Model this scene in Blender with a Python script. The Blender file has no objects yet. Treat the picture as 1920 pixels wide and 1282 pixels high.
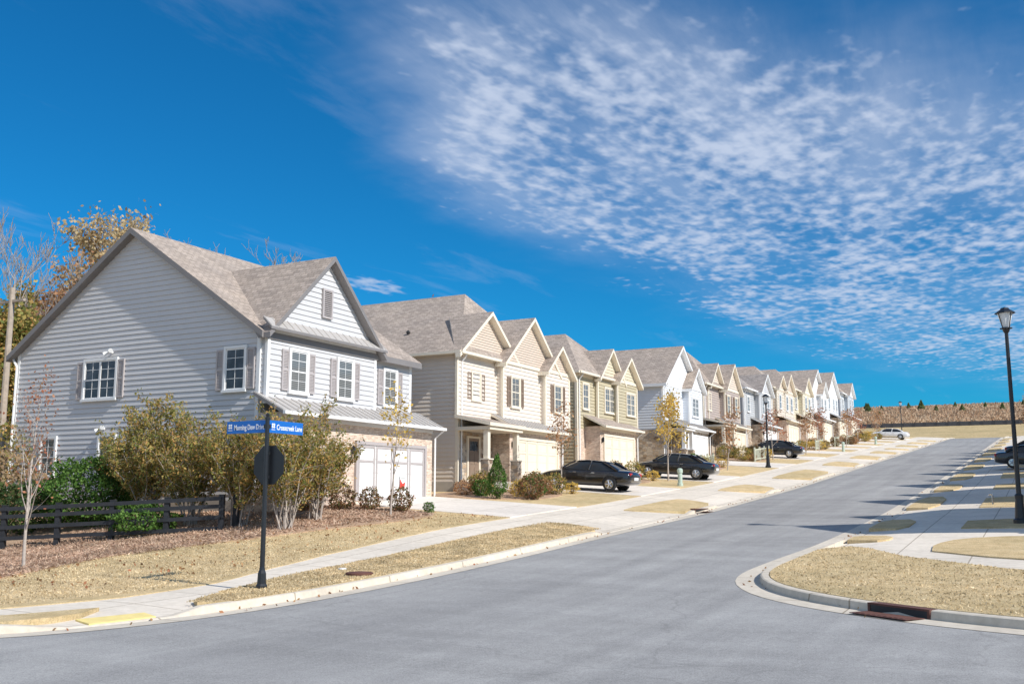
import bpy, bmesh, math, random
import numpy as np
from mathutils import Vector, Matrix
random.seed(7)
RNG=np.random.default_rng(7)
scene=bpy.context.scene
COL=scene.collection
Z=Vector((0,0,1))
# ------------------------------------------------------------------ materials
MATS={}
def newmat(name):
    m=bpy.data.materials.new(name); m.use_nodes=True
    nt=m.node_tree; b=nt.nodes.get('Principled BSDF')
    return m,nt,b
def N(nt,t,**kw):
    n=nt.nodes.new(t)
    for k,v in kw.items(): setattr(n,k,v)
    return n
def ramp(nt,stops,inp):
    r=N(nt,'ShaderNodeValToRGB'); e=r.color_ramp.elements
    while len(e)<len(stops): e.new(0.5)
    for i,(p,c) in enumerate(stops):
        e[i].position=p; e[i].color=(c[0],c[1],c[2],1)
    nt.links.new(inp,r.inputs[0]); return r.outputs[0]
def mix(nt,a,b,f,mode='MIX'):
    n=N(nt,'ShaderNodeMix',data_type='RGBA',blend_type=mode)
    for idx,v in ((6,a),(7,b),(0,f)):
        if hasattr(v,'is_linked') or hasattr(v,'links'): nt.links.new(v,n.inputs[idx])
        elif idx==0: n.inputs[0].default_value=v
        else: n.inputs[idx].default_value=(v[0],v[1],v[2],1)
    return n.outputs[2]
def noise(nt,vec,scale,detail=4,rough=.55,dist=0):
    n=N(nt,'ShaderNodeTexNoise'); n.inputs['Scale'].default_value=scale
    n.inputs['Detail'].default_value=detail; n.inputs['Roughness'].default_value=rough
    n.inputs['Distortion'].default_value=dist
    if vec is not None: nt.links.new(vec,n.inputs['Vector'])
    return n.outputs[0]
def bump(nt,b,h,strength=.3,dist=.02,prev=None):
    n=N(nt,'ShaderNodeBump'); n.inputs['Strength'].default_value=strength; n.inputs['Distance'].default_value=dist
    nt.links.new(h,n.inputs['Height'])
    if prev is not None: nt.links.new(prev,n.inputs['Normal'])
    if b is not None: nt.links.new(n.outputs[0],b.inputs['Normal'])
    return n.outputs[0]
def coord(nt,which='Object'):
    return N(nt,'ShaderNodeTexCoord').outputs[which]
def sc(c,f): return tuple(min(1,x*f) for x in c)
def paint(name,c,rough=.6,var=.08,scale=3,metal=0,bumps=.1):
    if name in MATS: return MATS[name]
    m,nt,b=newmat(name); v=coord(nt)
    n=noise(nt,v,scale,6,.65)
    col=ramp(nt,[(.3,sc(c,1-var)),(.7,sc(c,1+var))],n)
    nt.links.new(col,b.inputs['Base Color']); b.inputs['Roughness'].default_value=rough; b.inputs['Metallic'].default_value=metal
    if bumps>0: bump(nt,b,noise(nt,v,60,3),bumps,.004)
    MATS[name]=m; return m
def leafmat(name,cols,trans=.3):
    m,nt,b=newmat(name)
    g=N(nt,'ShaderNodeNewGeometry')
    stops=[(i/(len(cols)-1),c) for i,c in enumerate(cols)]
    col=ramp(nt,stops,g.outputs['Random Per Island'])
    v=coord(nt); n=noise(nt,v,1.3,2)
    d=ramp(nt,[(.35,(.7,.7,.7)),(.65,(1.2,1.2,1.2))],n)
    col=mix(nt,col,d,1.0,'MULTIPLY')
    nt.links.new(col,b.inputs['Base Color']); b.inputs['Roughness'].default_value=.6
    b.inputs['Specular IOR Level'].default_value=.25
    t=N(nt,'ShaderNodeBsdfTranslucent'); nt.links.new(col,t.inputs[0])
    ms=N(nt,'ShaderNodeMixShader'); ms.inputs[0].default_value=trans
    nt.links.new(b.outputs[0],ms.inputs[1]); nt.links.new(t.outputs[0],ms.inputs[2])
    nt.links.new(ms.outputs[0],nt.nodes['Material Output'].inputs[0])
    return m
def brickmat(name,c1,c2,mortar,bw=.2,bh=.067,ms=.01,bstr=.5,stagger=.5):
    m,nt,b=newmat(name); uv=coord(nt,'UV')
    t=N(nt,'ShaderNodeTexBrick'); nt.links.new(uv,t.inputs['Vector'])
    t.inputs['Scale'].default_value=1; t.inputs['Brick Width'].default_value=bw; t.inputs['Row Height'].default_value=bh
    t.inputs['Mortar Size'].default_value=ms; t.inputs['Mortar Smooth'].default_value=.3; t.offset=stagger
    t.inputs['Color1'].default_value=(*c1,1); t.inputs['Color2'].default_value=(*c2,1); t.inputs['Mortar'].default_value=(*mortar,1)
    t.inputs['Bias'].default_value=0
    n=noise(nt,uv,5,5,.7)
    d=ramp(nt,[(.3,(.72,.7,.68)),(.7,(1.18,1.16,1.14))],n)
    nt.links.new(mix(nt,t.outputs[0],d,1,'MULTIPLY'),b.inputs['Base Color'])
    b.inputs['Roughness'].default_value=.85
    inv=N(nt,'ShaderNodeMath',operation='SUBTRACT'); inv.inputs[0].default_value=1; nt.links.new(t.outputs['Fac'],inv.inputs[1])
    p=bump(nt,None,inv.outputs[0],bstr,.01); bump(nt,b,noise(nt,uv,40,3),.3,.006,p)
    return m
def shinglemat(name,c):
    m,nt,b=newmat(name); uv=coord(nt,'UV')
    t=N(nt,'ShaderNodeTexBrick'); nt.links.new(uv,t.inputs['Vector']); t.inputs['Scale'].default_value=1
    t.inputs['Brick Width'].default_value=.3; t.inputs['Row Height'].default_value=.16; t.inputs['Mortar Size'].default_value=.012
    t.offset=.37
    t.inputs['Color1'].default_value=(*sc(c,.8),1); t.inputs['Color2'].default_value=(*sc(c,1.18),1); t.inputs['Mortar'].default_value=(*sc(c,.55),1)
    n=noise(nt,uv,.8,5); d=ramp(nt,[(.3,(.87,.87,.88)),(.7,(1.1,1.08,1.05))],n)
    f=noise(nt,uv,70,2); d2=ramp(nt,[(.35,(.8,.8,.8)),(.65,(1.2,1.2,1.2))],f)
    col=mix(nt,mix(nt,t.outputs[0],d,1,'MULTIPLY'),d2,1,'MULTIPLY')
    nt.links.new(col,b.inputs['Base Color']); b.inputs['Roughness'].default_value=.95
    b.inputs['Specular IOR Level'].default_value=.2
    inv=N(nt,'ShaderNodeMath',operation='SUBTRACT'); inv.inputs[0].default_value=1; nt.links.new(t.outputs['Fac'],inv.inputs[1])
    p=bump(nt,None,inv.outputs[0],.6,.012); bump(nt,b,f,.3,.006,p)
    return m
def stonemat(name,cols,mortar,scale=3.2):
    m,nt,b=newmat(name); uv=coord(nt,'UV')
    mp=N(nt,'ShaderNodeMapping'); mp.inputs['Scale'].default_value=(1,1.7,1); nt.links.new(uv,mp.inputs[0])
    nz=N(nt,'ShaderNodeTexNoise'); nz.inputs['Scale'].default_value=3; nt.links.new(mp.outputs[0],nz.inputs['Vector'])
    vm=N(nt,'ShaderNodeVectorMath',operation='MULTIPLY_ADD'); nt.links.new(nz.outputs['Color'],vm.inputs[0]); vm.inputs[1].default_value=(.15,.15,0); nt.links.new(mp.outputs[0],vm.inputs[2])
    vo=N(nt,'ShaderNodeTexVoronoi',voronoi_dimensions='2D'); vo.inputs['Scale'].default_value=scale; nt.links.new(vm.outputs[0],vo.inputs['Vector'])
    ve=N(nt,'ShaderNodeTexVoronoi',voronoi_dimensions='2D',feature='DISTANCE_TO_EDGE'); ve.inputs['Scale'].default_value=scale; nt.links.new(vm.outputs[0],ve.inputs['Vector'])
    sp=N(nt,'ShaderNodeSeparateColor'); nt.links.new(vo.outputs['Color'],sp.inputs[0])
    col=ramp(nt,[(i/(len(cols)-1),c) for i,c in enumerate(cols)],sp.outputs[0])
    n=noise(nt,uv,12,5); d=ramp(nt,[(.3,(.75,.75,.75)),(.7,(1.2,1.2,1.2))],n); col=mix(nt,col,d,1,'MULTIPLY')
    e=N(nt,'ShaderNodeMapRange'); e.inputs['From Min'].default_value=.02; e.inputs['From Max'].default_value=.07; nt.links.new(ve.outputs[0],e.inputs[0])
    nt.links.new(mix(nt,mortar,col,e.outputs[0]),b.inputs['Base Color']); b.inputs['Roughness'].default_value=.9
    p=bump(nt,None,e.outputs[0],.8,.04); bump(nt,b,n,.4,.02,p)
    return m
def concretemat(name,c,jx=1.5,jy=1.5,joint=True):
    m,nt,b=newmat(name); v=coord(nt)
    n1=noise(nt,v,.35,4); n2=noise(nt,v,6,6,.7); n3=noise(nt,v,90,2)
    col=ramp(nt,[(.3,sc(c,.88)),(.7,sc(c,1.1))],n1)
    d=ramp(nt,[(.3,(.86,.85,.83)),(.65,(1.06,1.06,1.06))],n2); col=mix(nt,col,d,1,'MULTIPLY')
    pr=None
    if joint:
        t=N(nt,'ShaderNodeTexBrick'); t.offset=0; nt.links.new(v,t.inputs['Vector']); t.inputs['Scale'].default_value=1
        t.inputs['Brick Width'].default_value=jx; t.inputs['Row Height'].default_value=jy; t.inputs['Mortar Size'].default_value=.016
        t.inputs['Color1'].default_value=(.94,.94,.94,1); t.inputs['Color2'].default_value=(1,1,1,1); t.inputs['Mortar'].default_value=(.55,.52,.48,1)
        col=mix(nt,col,t.outputs[0],1,'MULTIPLY')
        inv=N(nt,'ShaderNodeMath',operation='SUBTRACT'); inv.inputs[0].default_value=1; nt.links.new(t.outputs['Fac'],inv.inputs[1])
        pr=bump(nt,None,inv.outputs[0],.5,.01)
    nt.links.new(col,b.inputs['Base Color']); b.inputs['Roughness'].default_value=.9
    b.inputs['Specular IOR Level'].default_value=.25
    bump(nt,b,n3,.25,.006,pr)
    return m
def grassmat(name,ca,cb,cc,fine=28):
    m,nt,b=newmat(name); v=coord(nt)
    n0=noise(nt,v,.25,5,.6); n1=noise(nt,v,2.2,6,.7); n2=noise(nt,v,fine,6,.75)
    col=ramp(nt,[(.3,ca),(.5,cb),(.72,cc)],n1)
    d0=ramp(nt,[(.3,(.82,.84,.8)),(.7,(1.12,1.1,1.08))],n0)
    d2=ramp(nt,[(.3,(.65,.64,.62)),(.5,(1,1,1)),(.7,(1.3,1.28,1.24))],n2)
    col=mix(nt,mix(nt,col,d0,1,'MULTIPLY'),d2,1,'MULTIPLY')
    nt.links.new(col,b.inputs['Base Color']); b.inputs['Roughness'].default_value=1
    b.inputs['Specular IOR Level'].default_value=.1
    bump(nt,b,n2,.8,.035)
    return m
def asphaltmat():
    m,nt,b=newmat('asphalt'); v=coord(nt)
    n0=noise(nt,v,.12,5,.6,.5); n1=noise(nt,v,1.3,6,.7); n2=noise(nt,v,55,4,.8); n3=noise(nt,v,14,5,.7)
    col=ramp(nt,[(.3,(.300,.292,.284)),(.7,(.375,.366,.354))],n0)
    d=ramp(nt,[(.3,(.91,.91,.91)),(.7,(1.07,1.07,1.07))],n1)
    d2=ramp(nt,[(.3,(.6,.6,.6)),(.5,(1,1,1)),(.72,(1.45,1.45,1.45))],n2)
    d3=ramp(nt,[(.3,(.88,.88,.88)),(.7,(1.1,1.1,1.1))],n3)
    col=mix(nt,mix(nt,mix(nt,col,d,1,'MULTIPLY'),d2,1,'MULTIPLY'),d3,1,'MULTIPLY')
    mp=N(nt,'ShaderNodeMapping'); mp.inputs['Scale'].default_value=(1.3,.03,1); nt.links.new(v,mp.inputs[0])
    s=noise(nt,mp.outputs[0],1,3); ds=ramp(nt,[(.35,(.9,.9,.9)),(.65,(1.08,1.08,1.07))],s)
    col=mix(nt,col,ds,1,'MULTIPLY')
    mp=N(nt,'ShaderNodeMapping'); mp.inputs['Rotation'].default_value=(0,0,-.49); mp.inputs['Scale'].default_value=(.04,.9,1); nt.links.new(v,mp.inputs[0])
    s=noise(nt,mp.outputs[0],1,4); ds=ramp(nt,[(.35,(.93,.93,.93)),(.65,(1.06,1.06,1.06))],s)
    col=mix(nt,col,ds,1,'MULTIPLY')
    nz=N(nt,'ShaderNodeTexNoise'); nz.inputs['Scale'].default_value=1.2; nt.links.new(v,nz.inputs['Vector'])
    vm=N(nt,'ShaderNodeVectorMath',operation='MULTIPLY_ADD'); nt.links.new(nz.outputs['Color'],vm.inputs[0]); vm.inputs[1].default_value=(1,1,0); nt.links.new(v,vm.inputs[2])
    ve=N(nt,'ShaderNodeTexVoronoi',feature='DISTANCE_TO_EDGE'); ve.inputs['Scale'].default_value=.13; nt.links.new(vm.outputs[0],ve.inputs['Vector'])
    cr=ramp(nt,[(0,(.86,.86,.86)),(.003,(1,1,1))],ve.outputs[0])
    col=mix(nt,col,cr,1,'MULTIPLY')
    nt.links.new(col,b.inputs['Base Color']); b.inputs['Roughness'].default_value=.9
    b.inputs['Specular IOR Level'].default_value=.25
    bump(nt,b,n2,.4,.012)
    return m
def glassmat(name,blinds):
    m,nt,b=newmat(name); v=coord(nt)
    if blinds:
        s=N(nt,'ShaderNodeSeparateXYZ'); nt.links.new(v,s.inputs[0])
        mu=N(nt,'ShaderNodeMath',operation='MULTIPLY'); nt.links.new(s.outputs[2],mu.inputs[0]); mu.inputs[1].default_value=14
        fr=N(nt,'ShaderNodeMath',operation='FRACT'); nt.links.new(mu.outputs[0],fr.inputs[0])
        c=ramp(nt,[(.0,(.03,.035,.04)),(.35,(.05,.055,.06)),(.45,(.22,.23,.23)),(.9,(.26,.27,.26))],fr.outputs[0])
        nt.links.new(c,b.inputs['Base Color'])
    else:
        n=noise(nt,v,1.5,2); c=ramp(nt,[(.4,(.015,.02,.025)),(.65,(.07,.08,.09))],n); nt.links.new(c,b.inputs['Base Color'])
    b.inputs['Roughness'].default_value=.06; b.inputs['Specular IOR Level'].default_value=.6
    return m
M={}
M['asphalt']=asphaltmat()
M['concrete']=concretemat('concrete',(.77,.69,.585),1.6,1.6)
M['kerbc']=concretemat('kerb_concrete',(.66,.59,.49),3,3)
M['drive']=concretemat('driveway_concrete',(.79,.72,.64),3.1,2.7)
M['grass']=grassmat('dormant_grass',(.50,.375,.205),(.64,.49,.285),(.74,.59,.37))
M['straw']=grassmat('pine_straw',(.34,.215,.145),(.48,.33,.23),(.58,.43,.32),16)
M['wild']=grassmat('wild_grass',(.42,.27,.16),(.54,.36,.22),(.62,.46,.30),6)
M['groundm']=grassmat('ground_grass',(.42,.31,.16),(.52,.40,.22),(.6,.47,.28),6)
M['roof']=shinglemat('roof_shingle',(.42,.352,.30))
M['roofg']=shinglemat('roof_shingle_grey',(.36,.32,.295))
M['metal']=paint('metal_roof',(.48,.45,.42),.5,.06,2,.1,0)
M['brick']=brickmat('cream_brick',(.55,.38,.28),(.78,.64,.52),(.72,.66,.58))
M['stone']=stonemat('fieldstone',[(.22,.15,.1),(.50,.37,.25),(.66,.56,.44),(.34,.28,.23),(.58,.43,.29)],(.5,.45,.38))
M['white']=paint('white_trim',(.80,.80,.79),.5,.03)
M['cream']=paint('cream_trim',(.82,.74,.60),.5,.03)
M['taupe']=paint('taupe_trim',(.22,.205,.20),.55,.06)
M['dtaupe']=paint('shutter_taupe',(.44,.40,.39),.55,.06)
M['brownsh']=paint('shutter_brown',(.26,.19,.14),.55,.08)
M['fdn']=paint('foundation',(.45,.42,.38),.9,.1)
M['pane']=glassmat('window_glass',False)
M['paneb']=glassmat('window_glass_blinds',True)
M['black']=paint('black_paint',(.018,.02,.024),.35,.2,3,0,0)
M['fence']=paint('fence_paint',(.025,.027,.032),.6,.3,5)
M['bark']=paint('grey_bark',(.44,.38,.33),.95,.25,9,0,.6)
M['barkd']=paint('brown_bark',(.24,.18,.14),.95,.3,9,0,.6)
M['rust']=paint('rusty_iron',(.13,.055,.04),.8,.3,8)
M['yellow']=paint('tactile_yellow',(.82,.66,.26),.8,.12,4)
M['pipe']=paint('dark_pipe',(.03,.03,.03),.6)
M['rubber']=paint('tyre_rubber',(.02,.02,.02),.85)
M['chrome']=paint('chrome',(.6,.6,.6),.2,.02,3,1,0)
M['util']=paint('utility_green',(.45,.55,.47),.6)
M['wood']=paint('pole_wood',(.42,.35,.28),.9,.2,5,0,.5)
def sid(name,c): return paint('siding_'+name,c,.6,.03,1.5)
# ------------------------------------------------------------------ mesh builder
class MB:
    def __init__(s): s.v=[];s.f=[];s.m=[]
    def poly(s,pts,m=0):
        n=len(s.v); s.v+=[tuple(p) for p in pts]; s.f.append(tuple(range(n,n+len(pts)))); s.m.append(m)
    def box(s,x0,x1,y0,y1,z0,z1,m=0):
        n=len(s.v)
        s.v+=[(x0,y0,z0),(x1,y0,z0),(x1,y1,z0),(x0,y1,z0),(x0,y0,z1),(x1,y0,z1),(x1,y1,z1),(x0,y1,z1)]
        for f in ((0,3,2,1),(4,5,6,7),(0,1,5,4),(1,2,6,5),(2,3,7,6),(3,0,4,7)):
            s.f.append(tuple(n+i for i in f)); s.m.append(m)
    def tube(s,pts,rads,n=6,m=0,cap=True):
        base=len(s.v); P=[Vector(p) for p in pts]
        for i,p in enumerate(P):
            d=(P[min(i+1,len(P)-1)]-P[max(i-1,0)])
            if d.length<1e-6: d=Z.copy()
            d.normalize()
            a=d.cross(Vector((1,0,0)) if abs(d.x)<.8 else Vector((0,1,0))).normalized(); b=d.cross(a)
            for k in range(n):
                t=2*math.pi*k/n; q=p+(a*math.cos(t)+b*math.sin(t))*rads[i]; s.v.append(tuple(q))
        for i in range(len(P)-1):
            for k in range(n):
                k2=(k+1)%n
                s.f.append((base+i*n+k,base+i*n+k2,base+(i+1)*n+k2,base+(i+1)*n+k)); s.m.append(m)
        if cap:
            s.f.append(tuple(base+(len(P)-1)*n+k for k in range(n))); s.m.append(m)
            s.f.append(tuple(base+n-1-k for k in range(n))); s.m.append(m)
    def slab(s,pts,t=.18,mt=0,ms=1):
        P=[Vector(p) for p in pts]
        nrm=Vector((0,0,0))
        for i in range(len(P)): nrm+=(P[i]-P[0]).cross(P[(i+1)%len(P)]-P[0])
        if nrm.z<0: P.reverse()
        Q=[p-Vector((0,0,t)) for p in P]
        s.poly(P,mt); s.poly(list(reversed(Q)),ms)
        for i in range(len(P)):
            j=(i+1)%len(P); s.poly([P[i],Q[i],Q[j],P[j]],ms)
    def ngon_prism(s,pts,off,m=0):
        P=[Vector(p) for p in pts]; o=Vector(off); Q=[p+o for p in P]
        s.poly(P,m); s.poly(list(reversed(Q)),m)
        for i in range(len(P)):
            j=(i+1)%len(P); s.poly([P[j],P[i],Q[i],Q[j]],m)
    def mesh(s,name,mats,smooth=False,uv=False):
        me=bpy.data.meshes.new(name); me.from_pydata(s.v,[],s.f)
        for mt in mats: me.materials.append(mt)
        if len(mats)>1: me.polygons.foreach_set('material_index',s.m)
        if smooth: me.polygons.foreach_set('use_smooth',[True]*len(s.f))
        if uv:
            l=me.uv_layers.new(name='UVMap').data
            for p in me.polygons:
                n=p.normal
                if abs(n.z)>.985 or n.length<.1: t=Vector((1,0,0)); b=Vector((0,1,0))
                else: t=Z.cross(n).normalized(); b=n.cross(t)
                for li in p.loop_indices:
                    c=me.vertices[me.loops[li].vertex_index].co
                    l[li].uv=(c.dot(t),c.dot(b))
        me.update(); return me
    def obj(s,name,mats,parent=None,loc=(0,0,0),smooth=False,uv=False,rot=(0,0,0)):
        return mkobj(name,s.mesh(name,mats,smooth,uv),parent,loc,rot)
def mkobj(name,data,parent=None,loc=(0,0,0),rot=(0,0,0)):
    o=bpy.data.objects.new(name,data); COL.objects.link(o)
    o.location=loc; o.rotation_euler=rot
    if parent is not None: o.parent=parent
    return o
def thing(name,loc,label,cat,group=None,rot=(0,0,0)):
    e=mkobj(name,None,None,loc,rot); e.empty_display_size=.3
    e['label']=label; e['category']=cat
    if group: e['group']=group
    return e
def struct(o,label=None):
    o['kind']='structure'
    if label: o['label']=label
    return o
def copy_thing(root,loc,rotz=0,s=1.0,label=None,rot=None):
    n=root.copy(); COL.objects.link(n); n.location=loc
    n.rotation_euler=rot if rot else (0,0,rotz); n.scale=(s,s,s) if not isinstance(s,tuple) else s
    if label: n['label']=label
    for c in list(root.children):
        cc=c.copy(); COL.objects.link(cc); cc.parent=n
        for g in list(c.children):
            gg=g.copy(); COL.objects.link(gg); gg.parent=cc
    return n
# ------------------------------------------------------------------ terrain height
_ys=np.array([-400,-60,0,10,14.4,17.1,21.5,29.9,39.6,56.4,83,158,166,176,190,215,250,285,320,700,2500.])
_zs=np.array([-4,-1,-.05,0,.06,.15,.35,.83,1.35,2.47,4.5,10.25,10.7,11.1,13,16.4,21.5,26,27.5,20,0.])
_sy=np.arange(-400,2500,.5); _sz=np.interp(_sy,_ys,_zs)
_k=np.exp(-np.linspace(-2,2,17)**2); _k/=_k.sum(); _sz[8:-8]=np.convolve(_sz,_k,'same')[8:-8]
def sst(a,b,x): t=np.clip((x-a)/(b-a),0,1); return t*t*(3-2*t)
def H(x,y):
    x=np.asarray(x,float); y=np.asarray(y,float)
    z=np.interp(y,_sy,_sz)
    z=z+.68*np.clip((-12.6-x)/11,0,1)*sst(18,28,y)*(1-sst(160,180,y))
    z=z-.25*sst(0,1,(-20-x)/10)*(1-sst(20,28,y))
    z=z+.15*np.clip((x+4.8)/6,0,1)
    z=z-sst(215,290,y)*(.045*np.clip(x+60,-90,200)-1.0*np.sin(x*.045+1)-1.0)
    return z
def h(x,y,o=.12): return float(H(x,y))+o
XC=sorted(set([round(v,2) for v in list(np.arange(-60,20.1,2))+[-12.6,-23.6,-4.8,1.2]]))
YC=[float(v) for v in list(np.arange(-12,62,1.))+list(np.arange(62,176,3.))]
def sheet(name,poly,off,mat,skirt=0,kind='structure',label=None):
    bm=bmesh.new()
    vs=[bm.verts.new((p[0],p[1],0)) for p in poly]
    f=bm.faces.new(vs); bm.normal_update()
    if f.normal.z<0: f.normal_flip()
    xs=[p[0] for p in poly]; ys=[p[1] for p in poly]
    bmesh.ops.triangulate(bm,faces=bm.faces[:])
    for c in XC:
        if min(xs)<c<max(xs):
            bmesh.ops.bisect_plane(bm,geom=bm.verts[:]+bm.edges[:]+bm.faces[:],plane_co=(c,0,0),plane_no=(1,0,0),dist=1e-4)
    for c in YC:
        if min(ys)<c<max(ys):
            bmesh.ops.bisect_plane(bm,geom=bm.verts[:]+bm.edges[:]+bm.faces[:],plane_co=(0,c,0),plane_no=(0,1,0),dist=1e-4)
    co=np.array([v.co[:] for v in bm.verts])
    o=off(co[:,0],co[:,1]) if callable(off) else off
    zz=H(co[:,0],co[:,1])+o
    for v,z in zip(bm.verts,zz): v.co.z=z
    if skirt>0:
        be=[e for e in bm.edges if e.is_boundary]
        r=bmesh.ops.extrude_edge_only(bm,edges=be)
        for v in r['geom']:
            if isinstance(v,bmesh.types.BMVert): v.co.z-=skirt
    bmesh.ops.recalc_face_normals(bm,faces=bm.faces[:])
    me=bpy.data.meshes.new(name); bm.to_mesh(me); bm.free(); me.materials.append(mat)
    up=sum(p.normal.z*p.area for p in me.polygons)
    if up<0: me.flip_normals()
    ob=mkobj(name,me)
    if kind: ob['kind']=kind
    if label: ob['label']=label
    return ob
def chaikin(P,n=2):
    for _ in range(n):
        Q=[P[0]]
        for a,b in zip(P[:-1],P[1:]):
            Q+= [(.75*a[0]+.25*b[0],.75*a[1]+.25*b[1]),(.25*a[0]+.75*b[0],.25*a[1]+.75*b[1])]
        Q.append(P[-1]); P=Q
    return P
def resample(P,step):
    P=np.array(P); d=np.r_[0,np.cumsum(np.hypot(*np.diff(P,axis=0).T))]
    t=np.linspace(0,d[-1],max(2,int(d[-1]/step)))
    return np.c_[np.interp(t,d,P[:,0]),np.interp(t,d,P[:,1])]
def offset(P,o):
    P=np.asarray(P); T=np.gradient(P,axis=0); T/=np.linalg.norm(T,axis=1)[:,None]
    return P+np.c_[-T[:,1],T[:,0]]*o
LE=resample(chaikin([(-12.05,172),(-12.05,60),(-12.05,20),(-12.1,16.5),(-12.15,13.6),(-12.45,11.4),(-13.3,9.3),(-15.6,7.6),(-24.4,3.0),(-50,-10.4)]),.6)
RE=resample(chaikin([(-5.5,172),(-5.5,60),(-5.5,32),(-5.6,27.5),(-5.9,24),(-6.0,21.2),(-5.4,19.2),(-4.0,17.4),(-2.2,16.0),(-.6,15.1),(2,14.1),(6,12.8),(15,10.4),(50,3.4)]),.6)
gx=np.array([-900,-600,-400,-250,-160,-110,-80]+XC+[30,45,70,110,180,300,500,900],float)
gy=np.array([-400,-250,-150,-80,-40,-25]+YC+[178,182,186,190,196,203,215,225,238,250,262,275,285,295,310,330,370,450,600,900,1500,2400],float)
gx=np.unique(gx); gy=np.unique(gy)
X,Y=np.meshgrid(gx,gy); ZZ=H(X,Y)-.07
vs=np.c_[X.ravel(),Y.ravel(),ZZ.ravel()]
nx=len(gx); fs=[];mi=[]
for j in range(len(gy)-1):
    for i in range(nx-1):
        fs.append((j*nx+i,j*nx+i+1,(j+1)*nx+i+1,(j+1)*nx+i)); mi.append(1 if gy[j]>=212 else 0)
me=bpy.data.meshes.new('ground'); me.from_pydata(vs.tolist(),[],fs); me.materials.append(M['groundm']); me.materials.append(M['wild'])
me.polygons.foreach_set('material_index',mi); me.polygons.foreach_set('use_smooth',[True]*len(fs))
struct(mkobj('ground',me),'dry tan grass terrain rising to a scrubby hill')
sheet('road',[tuple(p) for p in LE]+[(-50,-40),(50,-40)]+[tuple(p) for p in RE[::-1]],0.0,M['asphalt'],label='grey asphalt road climbing the hill')
LD=[(31.2,36.6),(44.0,49.4),(55.5,60.8),(71.2,76.4),(83.2,88.3),(95,99.8),(105.5,110),(114,118.6),(124.5,129),(135.5,140),(145,149)]
RD=[(29.3,31.5),(35.2,40.6),(47.0,51.4),(56.3,60.6),(67,71.5),(78,82.5),(89,93.5),(100,104.5),(112,116.5),(124,128.5),(136,140.5),(148,152.5)]
def kh(side,p):
    D=LD if side=='L' else RD
    x,y=p; fl=1.5 if side=='L' else .5
    v=1.0
    for a,b in D:
        v=min(v,float(1-sst(a-fl-.8,a-fl,y)*(1-sst(b+fl,b+fl+.8,y))))
    if side=='L': v=min(v,float(1-sst(9.6,10.2,y)*(1-sst(12.2,12.8,y))) if x>-14.2 else 1)
    return .025+.105*v
def kerb(side,E,sgn):
    mb=MB(); prof=[(0,.006),(.48,.0),(.50,'k'),(.53,'k2'),(.66,'k2'),(.66,-.1)]
    rows=[offset(E,sgn*o) for o,_ in prof]
    for i in range(len(E)):
        k=kh(side,E[i])
        for (o,z),R in zip(prof,rows):
            zz={'k':k-.012,'k2':k}.get(z,z) if isinstance(z,str) else z
            mb.v.append((R[i][0],R[i][1],float(H(R[i][0],R[i][1]))+zz))
    n=len(prof)
    for i in range(len(E)-1):
        for j in range(n-1):
            a=i*n+j; q=(a,a+1,a+n+1,a+n)
            if sgn>0: q=q[::-1]
            mb.f.append(q); mb.m.append(0)
    o=mb.obj('kerb',[M['kerbc']]); struct(o,'pale concrete kerb and gutter along the road'); return o
kerb('L',LE,-1); kerb('R',RE,1)
kL=offset(LE,-.64); kR=offset(RE,.64)
def distoff(E,lo,hi,w):
    def f(x,y):
        x=np.asarray(x);y=np.asarray(y)
        d=np.min(np.hypot(x[:,None]-E[None,:,0],y[:,None]-E[None,:,1]),axis=1)
        return lo+(hi-lo)*np.clip((d-.66)/w,0,1)
    return f
lawnL=[(-16.7,172),(-16.7,60),(-16.7,21),(-16.3,18.5),(-15.4,15.8),(-15.2,13.2),(-15.8,11.0),(-26,5.4),(-50,-6.8)]
sheet('pavement',[tuple(p) for p in kL]+[(-50.3,-7.3)]+[(p[0]-.1,p[1]+.02) for p in lawnL[::-1]],distoff(LE,.022,.105,1.7),M['concrete'],label='concrete pavement with driveway aprons')
sheet('lawn',lawnL+[(-58,-6.8),(-58,172)],.12,M['grass'],.1,label='dormant tan lawn')
def patch(poly,name='grass_verge'):
    sheet(name,chaikin(poly+[poly[0]],1)[:-1],.135,M['grass'],.14,label='tan dormant grass verge beside the kerb')
vp0=[(-12.74,13.6),(-12.72,20),(-12.72,27.8),(-12.72,29.9),(-14.2,30.6),(-15,30.6),(-15,20),(-14.9,17.5),(-14.1,14.6),(-13.4,13.0)]
patch(vp0)
for (a,b),(c,d) in zip(LD[:-1],LD[1:]):
    patch([(-12.72,b+1.7),(-12.72,c-1.7),(-14.2,c-.5),(-15,c-.4),(-15,b+.4),(-14.2,b+.5)])
patch([(-14.2,11.9),(-14.9,10.1),(-17.5,8.6),(-26,4.0),(-34,-.1),(-34,-1.2),(-24.9,3.7),(-16.0,8.3),(-14.1,9.8),(-13.7,11.0)])
for i,(a,b) in enumerate(LD):
    sheet('driveway',[(-24.2,a),(-16.68,a-.1),(-16.68,b+.1),(-24.2,b)],.14,M['drive'],.05,label='pale concrete driveway up to a garage')
    yb=b+.25
    y2=(LD[i+1][0]-.5) if i+1<len(LD) else b+5
    sheet('planting_bed',chaikin([(-24.4,yb),(-21.5,yb+.1),(-19.6,yb+1.4),(-19.3,(yb+y2)/2),(-19.8,y2-1.2),(-21.3,y2),(-24.4,y2),(-24.4,yb)],2)[:-1],.155,M['straw'],.05,label='pine straw planting bed in front of a house')
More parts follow.
